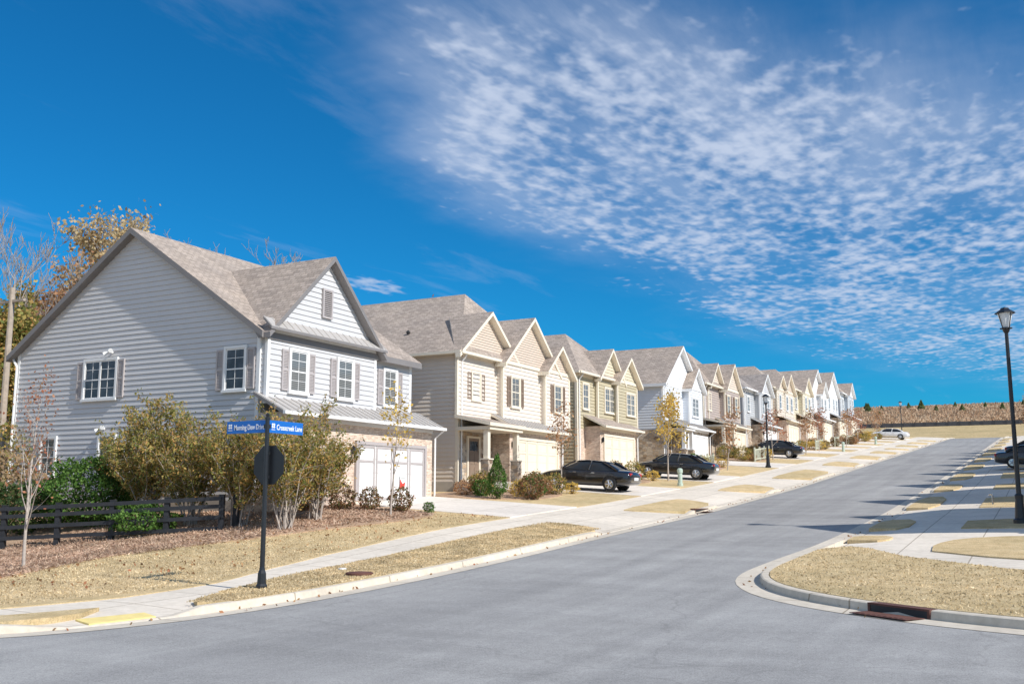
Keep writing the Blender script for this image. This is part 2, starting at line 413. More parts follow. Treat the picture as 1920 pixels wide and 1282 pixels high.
sheet('planting_bed',chaikin([(-20,13.6),(-22.4,17.6),(-23.1,19.9),(-21,22.1),(-19.8,24.4),(-18.6,27.2),(-18.9,30.2),(-21,30.9),(-24.4,30.9),(-42,30),(-42,12),(-26,11),(-21,12.6),(-20,13.6)],1)[:-1],.15,M['straw'],.04,label='pine straw bed under shrubs and fence')
sheet('tactile_paving',[(-13.22,10.9),(-12.98,12.0),(-13.42,12.15),(-13.72,11.05)],distoff(LE,.045,.135,1.7),M['yellow'],.03,label='yellow tactile paving on the kerb ramp')
sheet('pavement',[tuple(p) for p in kR]+[(50,30),(50,172)],distoff(RE,.022,.105,1.2),M['concrete'],label='concrete pavement and driveways')
cr=offset(RE,.68); crn=[tuple(p) for p in cr if p[1]<25.8 and p[0]<14]
patch2=lambda poly: sheet('lawn',chaikin(poly+[poly[0]],1)[:-1],.135,M['grass'],.14,label='tan dormant lawn beside the pavement')
cornerpoly=crn+[(14,18),(3,19.9),(-.8,22),(-3.0,24.2),(-3.9,25.8),(-4.5,26.4)]
sheet('lawn',cornerpoly,.135,M['grass'],.14,label='tan dormant grass on the street corner')
patch2([(-2.5,25.3),(-.9,23.8),(3,21.8),(12,20.2),(12,29),(-.7,29),(-2.1,28.3),(-2.6,26.8)])
patch2([(-4.84,28),(-3.8,27.8),(-3.8,29.2),(-4.84,29.3)])
for (a,b),(c,d) in zip(RD[:-1],RD[1:]):
    if c-b>.5:
        patch2([(-4.84,b+.2),(-4.84,c-.2),(-3.8,c),(-3.8,b)])
        patch2([(-2.3,b),(-2.3,c),(6,c),(6,b)])
# ------------------------------------------------------------------ leaves / blades
def leafmesh(name,C,size,mat,aspect=1.6,upbias=0.0):
    C=np.asarray(C,float); n=len(C)
    d=RNG.normal(size=(n,3)); d[:,2]+=upbias; d/=np.linalg.norm(d,axis=1)[:,None]
    e=np.cross(d,RNG.normal(size=(n,3))); e/=np.linalg.norm(e,axis=1)[:,None]
    s=(size*RNG.uniform(.6,1.35,n))[:,None]
    a=d*s*aspect*.5; b=e*s*.5
    V=np.empty((n,4,3)); V[:,0]=C-a; V[:,1]=C+b; V[:,2]=C+a; V[:,3]=C-b
    me=bpy.data.meshes.new(name); me.vertices.add(4*n); me.vertices.foreach_set('co',V.ravel())
    me.loops.add(4*n); me.loops.foreach_set('vertex_index',np.arange(4*n,dtype=np.int32))
    me.polygons.add(n); me.polygons.foreach_set('loop_start',np.arange(0,4*n,4,dtype=np.int32))
    try: me.polygons.foreach_set('loop_total',np.full(n,4,dtype=np.int32))
    except Exception: pass
    me.materials.append(mat); me.update(calc_edges=True); me.validate(); return me
M['blade']=leafmat('grass_blades',[(.53,.41,.235),(.66,.52,.315),(.78,.65,.43)],.25)
def inpoly(P,x,y):
    P=np.array(P); r=np.zeros(len(x),bool); j=len(P)-1
    for i in range(len(P)):
        c=((P[i,1]>y)!=(P[j,1]>y))&(x<(P[j,0]-P[i,0])*(y-P[i,1])/(P[j,1]-P[i,1]+1e-12)+P[i,0]); r^=c; j=i
    return r
def blades(poly,n,name='grass'):
    P=np.array(poly); x=RNG.uniform(P[:,0].min(),P[:,0].max(),n); y=RNG.uniform(P[:,1].min(),P[:,1].max(),n)
    k=inpoly(poly,x,y); x=x[k];y=y[k]
    C=np.c_[x,y,H(x,y)+.145]
    o=mkobj(name,leafmesh(name,C,.022,M['blade'],2.2,1.0)); o['kind']='stuff'; o['label']='short dry grass blades'
blades(vp0,24000)
blades([(-16.8,31),(-16.8,21),(-15.4,15),(-16,11.2),(-26,5.7),(-24,18),(-21,23),(-18.8,31)],50000)
blades(cornerpoly,45000)
M['needle']=leafmat('straw_needles',[(.30,.19,.13),(.48,.32,.23),(.62,.47,.34)],.1)
def straw(poly,n):
    P=np.array(poly); x=RNG.uniform(P[:,0].min(),P[:,0].max(),n); y=RNG.uniform(P[:,1].min(),P[:,1].max(),n)
    k=inpoly(poly,x,y); x=x[k];y=y[k]; C=np.c_[x,y,H(x,y)+.165]
    o=mkobj('pine_straw',leafmesh('pine_straw',C,.032,M['needle'],4.5)); o['kind']='stuff'; o['label']='loose pine straw mulch'
straw([(-20.2,13.8),(-22.8,19),(-20.6,23),(-18.9,27.5),(-19,30),(-24,30.5),(-30,22),(-27,12)],45000)
lv=[]
for E,s_,n_ in ((LE,-.42,500),(RE,.42,350)):
    Eo=offset(E,s_); idx=RNG.integers(0,len(Eo),n_); q=Eo[idx]+RNG.normal(size=(n_,2))*[.12,.3]; lv.append(np.c_[q,H(q[:,0],q[:,1])+.02])
x=RNG.uniform(-22,-16.9,500); y=RNG.uniform(12,31,500); lv.append(np.c_[x,y,H(x,y)+.17])
fl=mkobj('fallen_leaves',leafmesh('fallen_leaves',np.vstack(lv),.055,leafmat('dead_leaves',[(.3,.17,.08),(.45,.28,.14),(.36,.14,.07)]),1.5)); fl['kind']='stuff'; fl['label']='scattered brown fallen leaves'
# ------------------------------------------------------------------ houses
def clip(poly,z,keep_above):
    out=[]
    for i in range(len(poly)):
        a=poly[i]; b=poly[(i+1)%len(poly)]
        ia=(a[1]>=z) if keep_above else (a[1]<=z); ib=(b[1]>=z) if keep_above else (b[1]<=z)
        if ia: out.append(a)
        if ia!=ib:
            t=(z-a[1])/(b[1]-a[1]); out.append((a[0]+t*(b[0]-a[0]),z))
    return out
def siding(mb,O,S,Nn,poly,m,course=.2,lap=.032):
    O=Vector(O);S=Vector(S);Nn=Vector(Nn)
    z0=min(p[1] for p in poly); z1=max(p[1] for p in poly); flip=S.cross(Z).dot(Nn)<0
    ar=sum(poly[i][0]*poly[(i+1)%len(poly)][1]-poly[(i+1)%len(poly)][0]*poly[i][1] for i in range(len(poly)))
    if ar<0: poly=poly[::-1]
    k=z0
    while k<z1-1e-4:
        c=clip(clip(poly,k+1e-6,True),k+course,False)
        if len(c)>=3:
            pts=[O+S*s+Z*z+Nn*(lap*(1-(z-k)/course)+.003) for s,z in c]
            if flip: pts.reverse()
            mb.poly(pts,m)
            bot=[s for s,z in c if abs(z-k)<2e-3]
            if len(bot)>=2:
                a,b=min(bot),max(bot)
                q=[O+S*a+Z*k+Nn*.003,O+S*b+Z*k+Nn*.003,O+S*b+Z*k+Nn*(lap+.003),O+S*a+Z*k+Nn*(lap+.003)]
                if flip: q.reverse()
                mb.poly(q,m)
        k+=course
WC={}
def window(parent,loc,face,w,hh,shut=None,pane='paneb',far=False,frame='white',cols=2,rows=2):
    key=(round(w,2),round(hh,2),pane,far,frame,cols,rows)
    if key not in WC:
        mb=MB(); x=w/2; t=.1
        mb.box(-x-t,-x,-.085,0,-t*.6,hh+t,0); mb.box(x,x+t,-.085,0,-t*.6,hh+t,0)
        mb.box(-x,x,-.085,0,hh,hh+t,0); mb.box(-x-t-.03,x+t+.03,-.115,0,-t,-.0,0)
        mb.box(-x,x,-.06,0,hh*.5-.025,hh*.5+.025,0)
        mb.box(-x,-x+.045,-.057,0,0,hh,0);mb.box(x-.045,x,-.057,0,0,hh,0);mb.box(-x+.045,x-.045,-.057,0,0,.05,0);mb.box(-x+.045,x-.045,-.057,0,hh-.05,hh,0)
        if w>1.3: mb.box(-.05,.05,-.07,0,.05,hh-.05,0)
        if not far:
            nc=cols*2 if w>1.3 else cols
            for i in range(1,nc): 
                xx=-x+w*i/nc; mb.box(xx-.009,xx+.009,-.05,-.02,.05,hh-.05,0)
            for zc in (hh*.27,hh*.77): mb.box(-x+.045,x-.045,-.049,-.02,zc-.009,zc+.009,0)
        pm=MB(); (mb if far else pm).box(-x,x,-.04 if not far else -.045,-.0,.01,hh-.01,1 if far else 0)
        WC[key]=(mb.mesh('window',[M[frame],M[pane]]),None if far else pm.mesh('window_pane',[M[pane]]))
    me,pme=WC[key]
    rot=(0,0,math.pi/2) if face=='F' else (0,0,0)
    o=mkobj('window',me,parent,loc,rot)
    if pme: mkobj('window_pane',pme,o)
    if shut:
        sk=('sh',round(hh,2),shut)
        if sk not in WC:
            s=MB(); sw=.36
            s.box(-sw/2,-sw/2+.06,-.07,0,0,hh,0); s.box(sw/2-.06,sw/2,-.07,0,0,hh,0)
            for z0,z1 in ((0,.08),(hh/2-.04,hh/2+.04),(hh-.08,hh)): s.box(-sw/2+.06,sw/2-.06,-.068,0,z0,z1,0)
            s.box(-sw/2+.06,sw/2-.06,-.035,0,.08,hh-.08,0)
            z=.1
            while z<hh-.12:
                if abs(z-hh/2)>.07:
                    s.poly([(-sw/2+.06,-.06,z),(sw/2-.06,-.06,z),(sw/2-.06,-.036,z+.045),(-sw/2+.06,-.036,z+.045)],0)
                z+=.055
            WC[sk]=s.mesh('shutter',[M[shut]])
        for sx in (-1,1):
            mkobj('shutter',WC[sk],o,(sx*(w/2+.1+.19),0,0))
    return o
def garage_door(parent,y0,y1,x,ht,base='white',bat='dtaupe'):
    mb=MB(); w=y1-y0
    mb.box(-.0,.05,0,w,0,ht,0)
    mb.box(0,.1,-.13,0,-.02,ht+.13,1); mb.box(0,.1,w,w+.13,-.02,ht+.13,1); mb.box(0,.1,0,w,ht,ht+.13,1)
    n=4
    for i in range(n):
        a=w*i/n+.04; b=w*(i+1)/n-.04
        bm=1 if bat!=base else 0
        mb.box(.05,.075,a,a+.09,.03,ht-.03,bm); mb.box(.05,.075,b-.09,b,.03,ht-.03,bm)
        for z in (.03,ht*.68,ht-.12): mb.box(.05,.074,a+.09,b-.09,z,z+.09,bm)
    for z in (.53,1.06,1.59):
        mb.box(.05,.053,0.0,w,z,z+.012,2)
    return mb.obj('garage_door',[M[base],M[bat],M['fdn']],parent,(x,y0,0))
def house(y0,slab,W,c,roof='hip',ze=6.08,zr=9.6,fgs=(),gar=(3.8,8.7),wins=(),label='',far=False,x=-23.6,rot=0,depth=13.3,
          gabm=None,trim='white',shut='brownsh',base='stone',gbase='white',gbat='cream',gname='houses along the street',roofm='roof',
          lower=None,shedz=(3.35,2.75),porch=None,nearstone=0,vents=(),apexx=3.4,frame='white',metal=True,course=.2,basel=None):
    S=sid(*c); G=sid(*gabm) if gabm else S
    root=thing('house',(x,y0 if rot==0 else y0+W,slab),label,'house',gname,(0,0,rot))
    xf=-1.0; xb=xf-depth; xm=(xf+xb)/2
    T=M[trim]
    mb=MB()
    if roof=='side': prof=[(0,0),(depth,0),(depth,ze),(depth/2,zr),(0,ze)]
    else: prof=[(0,0),(depth,0),(depth,ze),(0,ze)]
    cs=course if not far else .3
    siding(mb,(xb,0,0),(1,0,0),(0,-1,0),prof,0,cs); siding(mb,(xb,W,0),(1,0,0),(0,1,0),prof,0,cs)
    fp=[(0,2.6),(W,2.6),(W,ze),(0,ze)]
    siding(mb,(xf,0,0),(0,1,0),(1,0,0),fp,0,cs)
    mb.poly([(xf+.01,0,0),(xf+.01,W,0),(xf+.01,W,2.6),(xf+.01,0,2.6)],1)
    mb.poly([(xb,W,0),(xb,0,0),(xb,0,ze),(xb,W,ze)],0)
    if roof=='gx':
        siding(mb,(xf,0,0),(0,1,0),(1,0,0),[(0,ze),(W,ze),(W/2,zr)],2,cs)
    mb.box(xb-.002,xf+.004,-.036,W+.036,-1.6,-.002,4)
    if nearstone: mb.box(xb+.1,xf+.03,-.07,-.037,-1.5,nearstone,1); 
    for (cx,cy) in ((xf,0),(xf,W),(xb,0)):
        mb.box(cx-.11 if cx==xf else cx-.04,cx+.045 if cx==xf else cx+.11,cy-.045 if cy==0 else cy-.11,cy+.11 if cy==0 else cy+.045,(2.75 if cx==xf and lower is None and cy!=0 else 0),ze,3)
    mb.box(xf,xf+.05,.11,W-.11,ze-.22,ze-.01,3)
    g0,g1=gar; lb0,lb1=lower if lower else (g0-.55,min(W,g1+.55)); lz=shedz[1]
    mb.box(xf+.012,0,lb0,lb1,-1.4,lz-.02,1 if basel is None else 5)
    mb.box(0,.035,lb0,lb1,lz-.24,lz-.021,3)
    rf=MB()
    sm={'side':(zr-ze)/(depth/2),'hip':(zr-ze)/(apexx+.38),'gx':9}[roof]
    for g in fgs:
        a,b,gx_,gze,gza=g[:5]; gm=g[5] if len(g)>5 else 2
        mid=(a+b)/2; s=(gza-gze)/((b-a)/2); oh=.32
        if gx_>xf+.02:
            siding(mb,(gx_,a,0),(0,1,0),(1,0,0),[(0,lz+.3 if gze>5.5 else gze-.1),(b-a,lz+.3 if gze>5.5 else gze-.1),(b-a,gze),(0,gze)],0,cs)
            siding(mb,(xf,a,0),(1,0,0),(0,-1,0),[(0,lz+.3),(gx_-xf,lz+.3),(gx_-xf,gze),(0,gze)],0,cs)
            siding(mb,(xf,b,0),(1,0,0),(0,1,0),[(0,lz+.3),(gx_-xf,lz+.3),(gx_-xf,gze),(0,gze)],0,cs)
            mb.box(gx_-.08,gx_+.045,a-.045,a+.1,lz+.3,gze,3); mb.box(gx_-.08,gx_+.045,b-.1,b+.045,lz+.3,gze,3)
        siding(mb,(gx_,a,0),(0,1,0),(1,0,0),[(0,gze),(b-a,gze),((b-a)/2,gza)],gm,.13 if gm==2 and gabm and gabm[0]=='shake' else cs)
        mb.box(gx_,gx_+.06,a,b,gze-.12,gze+.06,3)
        if roof=='gx': backr=gx_-2.5; 
        else: backr=xf-(gza-ze)/sm-.35
        for sg,yy in ((-1,a-oh),(1,b+oh)):
            ez=gze-oh*s
            backe=xf-.1+(.25 if roof!='gx' else -1.5)
            rf.slab([(gx_+.38,yy,ez+.14),(gx_+.38,mid,gza+.14),(backr,mid,gza+.14),(backe,yy,ez+.14)],.2,0,1)
    oh=.38
    if roof=='side':
        s=(zr-ze)/(depth/2); e=ze-oh*s+.14; r=zr+.14
        rf.slab([(xf+oh,-.35,e),(xf+oh,W+.35,e),(xm,W+.35,r),(xm,-.35,r)],.24,0,1)
        rf.slab([(xb-oh,-.35,e),(xb-oh,W+.35,e),(xm,W+.35,r),(xm,-.35,r)],.24,0,1)
    elif roof=='gx':
        s=(zr-ze)/(W/2); e=ze-oh*s+.14; r=zr+.14
        for yy in (-oh,W+oh):
            rf.slab([(xb-.3,yy,e),(xf+.42,yy,e),(xf+.42,W/2,r),(xb-.3,W/2,r)],.22,0,1)
    else:
        e=ze+.04; r=zr; a=xf-apexx; b2=xb+apexx; x0=xb-oh; x1=xf+oh; ya=-oh; yb=W+oh; my=W/2
        rf.slab([(x0,ya,e),(x1,ya,e),(a,my,r),(b2,my,r)],.18,0,1)
        rf.slab([(x0,yb,e),(x1,yb,e),(a,my,r),(b2,my,r)],.18,0,1)
        rf.slab([(x1,ya,e),(x1,yb,e),(a,my,r)],.18,0,1)
        rf.slab([(x0,ya,e),(x0,yb,e),(b2,my,r)],.18,0,1)
    ro=rf.obj('roof',[M[roofm],T],root,uv=True)
    for (vx,vy,vz,vh,vr) in vents:
        v=MB(); v.tube([(vx,vy,vz-.4),(vx,vy,vz+vh)],[vr,vr],8); v.tube([(vx,vy,vz+vh*.6),(vx,vy,vz+vh*.6+.02),(vx,vy,vz+vh),(vx,vy,vz+vh+.08)],[vr,vr*1.7,vr*1.6,vr*.3],8)
        v.obj('vent_pipe',[M['pipe']],ro)
    sh=MB(); a,b=lb0-.3,lb1+.35; zt,zb=shedz; zt+=.1; xx1=.42; 
    sh.slab([(xf+.04,a,zt),(xx1,a,zb),(xx1,b,zb),(xf+.04,b,zt)],.12,0,1)
    if metal and not far:
        y=a+.02
        while y<b:
            sh.ngon_prism([(xf+.04,y,zt),(xx1,y,zb),(xx1,y,zb+.035),(xf+.04,y,zt+.035)],(0,.03,0),0); y+=.41
    sh.obj('garage_roof',[M['metal'] if metal else M[roofm],T],root,uv=True)
    gt=MB(); gt.box(xx1,xx1+.11,a,b,zb-.13,zb-.01,0)
    if roof=='hip': gt.box(xf+oh,xf+oh+.1,-oh,W+oh,ze-.1,ze+.03,0); gt.box(xb-oh,xf+oh,-oh-.1,-oh,ze-.1,ze+.03,0)
    gt.obj('gutter',[T if trim!='taupe' else M['white']],root)
    ds=MB()
    ds.tube([(xx1+.05,b-.1,zb-.1),(.09,b-.25,zb-.45),(.09,b-.25,.1),(.3,b-.25,0)],[.045]*4,6)
    ds.obj('downspout',[M['white']],root)
    ds=MB(); yy=.18
    ds.tube([(xf+oh,yy,ze-.1),(xf+.1,yy,ze-.45),(xf+.1,yy,(zt+.1) if lb0<.3 else .1)],[.045]*3,6)
    ds.obj('downspout',[M['white']],root)
    mb.obj('wall',[S,M[base],G,T if trim!='taupe' else M['white'],M['fdn'],M[basel or base]],root,uv=True)
    garage_door(root,g0,g1,.003,2.15,gbase,gbat)
    if not far:
        l=MB(); l.box(0,.1,-.05,.05,0,.04); l.box(.04,.16,-.06,.06,.04,.26); l.tube([(.1,0,.26),(.1,0,.34)],[.08,.01],6)
        l.obj('wall_lamp',[M['black']],root,(.002,g0-.33,1.75))
    if porch:
        p0,p1,px=porch
        pr=MB()
        pr.slab([(xf+.05,p0-.2,3.15),(px+.3,p0-.2,2.72),(px+.3,p1+.2,2.72),(xf+.05,p1+.2,3.15)],.16,0,1)
        pr.box(xf+.05,px+.2,p0-.05,p1+.05,2.4,2.56,1)
        pr.obj('porch_roof',[M[roofm],T],root,uv=True)
        cm=MB()
        for yy in (p0+.15,p1-.15):
            cm.box(px-.28,px+.12,yy-.2,yy+.2,-.4,1.0,0); cm.box(px-.32,px+.16,yy-.24,yy+.24,1.0,1.06,1); cm.box(px-.2,px+.04,yy-.12,yy+.12,1.06,2.4,1)
        cm.box(xf,px+.1,p0,p1,-.8,-.0,2)
        cm.obj('porch',[M[base],T,M['fdn']],root,uv=True)
        dm=MB(); dm.box(xf+.012,xf+.07,-.5,.5,0,2.1,0)
        for z0,z1 in ((.15,.7),(.85,1.4)):
            for q in (-.38,.05): dm.box(xf+.07,xf+.085,q,q+.33,z0,z1,0)
        dm.box(xf+.07,xf+.08,-.38,.38,1.5,1.95,1); dm.box(xf+.012,xf+.09,-.62,-.5,0,2.2,2); dm.box(xf+.012,xf+.09,.5,.62,0,2.2,2); dm.box(xf+.012,xf+.09,-.5,.5,2.1,2.2,2)
        d=dm.obj('door',[M['brownsh'],M['pane'],T],root,(0,(p0+p1)/2,0))
        hb=MB(); hb.tube([(xf+.08,.4,1.0),(xf+.14,.4,1.0),(xf+.14,.3,1.0)],[.015]*3,6); hb.obj('handle',[M['chrome']],d)
    for wdef in wins:
        face,s_,z_,w_,h_,shu,fx=wdef[:7]; pn=wdef[7] if len(wdef)>7 else 'paneb'
        loc=(fx+.02,s_,z_) if face=='F' else (s_,-.02,z_)
        window(root,loc,face,w_,h_,shut if shu and not far else None,pn,far,frame)
    return root
# --- house 1
h1=house(26.9,1.85,9.6,('light_grey',(.58,.575,.58)),'side',6.08,10.49,
   fgs=[(0.05,6.55,-.7,6.08,9.25)],gar=(4.5,9.2),lower=(0,9.9),shedz=(3.7,3.1),trim='taupe',shut='dtaupe',base='brick',gbase='white',gbat='dtaupe',
   wins=[('F',1.7,3.95,.9,1.5,1,-.7),('F',4.5,3.95,.9,1.5,1,-.7),('F',8.0,3.95,.85,1.5,1,-1.0),
         ('N',-9.2,3.95,1.75,1.5,1,0,'pane'),('N',-2.1,3.95,.9,1.5,1,0,'pane'),('N',-12.0,.95,.8,1.5,0,0,'paneb'),('N',-8.6,.95,.8,1.5,0,0,'paneb')],
   label='light grey siding house with steep brown gable roof and brick garage',course=.2)
pm=MB(); a,b=-.25,6.85
pm.slab([(-.68,a,6.5),(-.28,a,6.12),(-.28,b,6.12),(-.68,b,6.5)],.1,0,1)
y=a+.02
while y<b: pm.ngon_prism([(-.68,y,6.5),(-.28,y,6.12),(-.28,y,6.15),(-.68,y,6.53)],(0,.03,0),0); y+=.41
pm.obj('pent_roof',[M['metal'],M['taupe']],h1)
vm=MB(); vm.box(0,.08,-.3,-.22,0,1.15,0); vm.box(0,.08,.22,.3,0,1.15,0); vm.box(0,.08,-.22,.22,0,.08,0); vm.box(0,.08,-.22,.22,1.07,1.15,0); vm.box(0,.02,-.22,.22,.08,1.07,1)
z=.12
while z<1.05: vm.poly([(.07,-.22,z),(.07,.22,z),(.03,.22,z+.05),(.03,-.22,z+.05)],0); z+=.075
vm.obj('gable_vent',[M['dtaupe'],M['pipe']],h1,(-.665,3.25,6.95))
for lx,lz in ((-8.6,5.75),(-8.8,2.75)):
    f=MB(); f.tube([(0,0,0),(0,-.12,0),(0,-.2,-.03)],[.05,.04,.05],8); f.tube([(0,-.14,0),(.14,-.22,.05),(.2,-.28,.03)],[.02,.07,.09],8); f.tube([(0,-.14,0),(-.12,-.22,-.05),(-.18,-.28,-.1)],[.02,.07,.09],8)
    f.obj('floodlight',[M['white']],h1,(lx,-.03,lz))
dsp=MB(); dsp.tube([(-14.6,-.1,5.9),(-14.25,-.12,5.5),(-14.25,-.12,0)],[.05]*3,6); dsp.obj('downspout',[M['white']],h1)
# --- house 2
house(40.6,2.68,11.2,('cream',(.74,.66,.57)),'hip',6.16,10.3,fgs=[(-.2,5.5,-.95,6.16,8.4),(3.7,9.7,-.6,6.16,8.7),(8.0,11.1,-.3,6.16,7.5)],
   gar=(3.9,8.7),gabm=('shake',(.64,.53,.43)),trim='cream',shut='brownsh',base='stone',basel='brick',gbase='cream',gbat='cream',porch=(-.2,3.0,.7),
   wins=[('F',1.6,4.0,.75,1.3,1,-1.0),('F',5.0,3.9,.85,1.5,1,-.6),('F',9.5,3.9,.85,1.5,1,-.3)],frame='cream',apexx=3.0,
   label='cream siding house with stone porch and brown hip roof',vents=[(-10.5,2.4,8.2,.7,.11),(-5,1.6,7.5,.2,.07)])
# --- house 3
house(54.3,3.45,8.9,('olive',(.50,.44,.30)),'hip',5.95,9.1,fgs=[(2.7,6.4,-.8,5.95,7.75),(5.2,8.7,-.5,5.95,7.45)],gar=(1.7,6.5),gabm=('khaki',(.66,.59,.44)),
   trim='cream',shut='brownsh',base='brick',gbase='cream',gbat='cream',frame='cream',apexx=2.8,
   wins=[('F',1.2,3.8,.8,1.5,0,-1.0),('F',4.5,3.8,1.5,1.5,0,-.8),('F',7.4,3.8,1.4,1.4,0,-.5),('N',-2.5,3.8,.8,1.4,0,0,'pane')],metal=False,
   label='olive and khaki siding house with brick garage front')
# --- house 4
house(69.6,4.35,7.8,('pale_blue_white',(.70,.73,.77)),'gx',6.0,9.0,fgs=[(4.6,7.8,-.5,6.0,7.5)],gar=(2.4,7.2),gabm=('white_gable',(.82,.82,.82)),trim='white',base='stone',
   nearstone=2.5,wins=[('F',2.0,3.8,.8,1.5,0,-1.0),('F',6.0,3.8,1.5,1.4,0,-.5)],gbase='white',gbat='white',porch=(-.1,1.9,.6),
   label='pale blue-white siding house with white front gable and stone base')
house(79.4,5.2,9.4,('brown',(.44,.37,.33)),'hip',6.0,9.4,fgs=[(1.4,5.2,-.95,6.0,7.9),(4.6,9.2,-.5,6.0,8.2)],gar=(3.9,8.7),gabm=('tan_gable',(.68,.58,.48)),trim='cream',base='stone',frame='cream',
   gbase='cream',gbat='cream',porch=(-.1,3,.7),wins=[('F',1.6,3.9,.8,1.4,0,-1.0),('F',5.6,3.9,.8,1.5,1,-.5),('F',8.0,3.9,.8,1.5,1,-.5)],apexx=2.8,
   label='brown siding house with tan gables and stone porch')
house(91.9,6.0,8.6,('grey',(.48,.49,.50)),'hip',6.0,8.8,fgs=[(4,8.5,-.5,6.0,7.8)],gar=(3.1,7.9),gabm=('grey2',(.56,.56,.57)),trim='white',base='stone',
   gbase='white',gbat='white',wins=[('F',1.6,3.9,.8,1.4,0,-1.0),('F',5.2,3.9,.8,1.5,0,-.5),('F',7.2,3.9,.8,1.5,0,-.5),('N',-3,3.9,.8,1.4,0,0)],roofm='roofg',
   label='grey siding house with white trim and grey roof')
fars=[(102.5,8.2,('tan',(.66,.58,.48)),'hip',('shake',(.64,.53,.43)),'cream','tan siding house with shake gables and brown roof',[(.6,4,7.3),(3.9,8.2,7.8)]),
 (112.3,7.8,('straw',(.64,.58,.44)),'hip',('cream2',(.74,.68,.56)),'cream','straw-yellow siding house with brown roof',[(3.3,7.6,7.7)]),
 (121.6,8.2,('off_white',(.72,.72,.72)),'gx',('white3',(.8,.8,.8)),'white','off-white siding house with a front gable',[(4.5,8.1,7.5)]),
 (132.2,8.0,('white_grey',(.74,.76,.78)),'gx',('white3',(.8,.8,.8)),'white','white siding house with a front gable',[]),
 (142.2,7.8,('blue_grey',(.46,.5,.54)),'hip',('white3',(.8,.8,.8)),'white','blue-grey siding house at the top of the street',[(3.3,7.6,7.7)])]
for (y,W,c,rt,g,t,lab,fg) in fars:
    house(y,float(H(-23.6,y+W/2))+.1,W,c,rt,6.0,8.8,fgs=[(p,q,-.5,6.0,r) for p,q,r in fg],gar=(W-5.4,W-.7),gabm=g,trim=t,base='stone' if rt=='gx' else 'brick',apexx=2.6,
      gbase='cream',gbat='cream',wins=[('F',W*.22,3.9,.8,1.4,0,-.5 if fg and fg[0][0]<1 else -1.0),('F',W*.6,3.9,.8,1.5,0,-.5 if fg else -1.0),('F',W*.85,3.9,.8,1.5,0,-.5 if fg else -1.0)],far=True,label=lab)
for i,(y,W,c) in enumerate([(29.5,9.4,('grey',(.48,.49,.50))),(42.0,9,('cream',(.74,.66,.57))),(53.6,9,('off_white',(.72,.72,.72))),(64.5,9,('tan',(.66,.58,.48))),(75.5,9,('grey',(.48,.49,.50))),(86.5,9,('olive',(.50,.44,.30))),(97.5,9,('cream',(.74,.66,.57)))]):
    house(y,float(H(6,y+W/2))+.15,W,c,'hip',6.0,9.6,fgs=[(0,W*.5,-.9,6.0,8.2),(W*.46,W,-.5,6.0,8.4)],gar=(W-5.4,W-.7),trim='white',far=True,x=3.6,rot=math.pi,base='brick',apexx=2.4,
       wins=[('F',W*.22,3.9,.8,1.4,0,-1.0),('F',W*.7,3.9,.8,1.5,0,-.5)],label='two-storey siding house across the road')
# ------------------------------------------------------------------ vegetation
def branchy(seed,ht,r0,maxl=3,nb=7,spread=.6,first=.3,up=.35,lenf=.45,sub=4,seg=4,rmin=.004):
    rg=random.Random(seed); mb=MB(); tips=[]
    def grow(p,d,L,r,l):
        pts=[p.copy()]; rad=[r]; q=p.copy(); dd=d.copy()
        ns=seg+2 if l==0 else seg
        for i in range(ns):
            w=.07 if l==0 else .22
            dd=(dd+Vector((rg.uniform(-w,w),rg.uniform(-w,w),rg.uniform(-w,w)+(up*.25 if l>0 else 0)))).normalized()
            q=q+dd*(L/ns); pts.append(q.copy()); rad.append(max(rmin,r*(1-(i+1)/ns*.85)))
        mb.tube(pts,rad,6 if l==0 else (5 if l==1 else 3),0,False)
        if l>=1:
            for i in range(1,len(pts)):
                if l==maxl or i>=len(pts)//2: tips.append((pts[i],l))
        if l<maxl:
            cnt=nb if l==0 else sub
            for k in range(cnt):
                t=first+(1-first)*(k+.5)/cnt if l==0 else rg.uniform(.25,1)
                f=t*ns; i=min(int(f),ns-1); pp=pts[i].lerp(pts[i+1],f-i)
                az=k*2.4+rg.uniform(-.4,.4); sd=Vector((math.cos(az),math.sin(az),0))
                base=dd if l>0 else Z
                nd=(base*(1-spread)+sd*spread+Z*up*.3).normalized()
                LL=L*lenf*(1.15-.6*t if l==0 else 1)*rg.uniform(.75,1.15)
                grow(pp,nd,LL,max(rmin,.005,r*(1-t*.75)*.5),l+1)
    grow(Vector((0,0,-.1)),Z.copy(),ht,r0,0)
    return mb,tips
def tree(name,loc,ht,r0,leaf,per,size,sig,seed,label,cat='tree',group='trees',bark='bark',frac=1.0,**kw):
    mb,tips=branchy(seed,ht,r0,**kw)
    top=max(v[2] for v in mb.v); f=ht/top; mb.v=[(v[0]*f,v[1]*f,v[2]*f) for v in mb.v]
    root=thing(name,loc,label,cat,group)
    mb.obj('trunk',[M[bark]],root,smooth=True)
    if per>0:
        T=np.array([t[0][:] for t in tips])*f
        if frac<1: T=T[RNG.random(len(T))<frac]
        C=np.repeat(T,per,axis=0)+RNG.normal(size=(len(T)*per,3))*sig
        C=C[C[:,2]>.3]
        mkobj('crown',leafmesh('crown',C,size,leaf,1.5),root)
    return root
L={}
L['olive']=leafmat('leaves_olive',[(.19,.22,.06),(.32,.30,.09),(.50,.38,.12),(.64,.36,.13),(.30,.29,.08),(.15,.19,.05)],.4)
L['green']=leafmat('leaves_green',[(.05,.12,.02),(.10,.20,.04),(.17,.28,.06)],.35)
L['dgreen']=leafmat('leaves_dark_green',[(.03,.065,.02),(.06,.11,.03),(.12,.14,.045)])
L['yellow']=leafmat('leaves_yellow',[(.65,.42,.08),(.8,.58,.16),(.6,.5,.16)],.45)
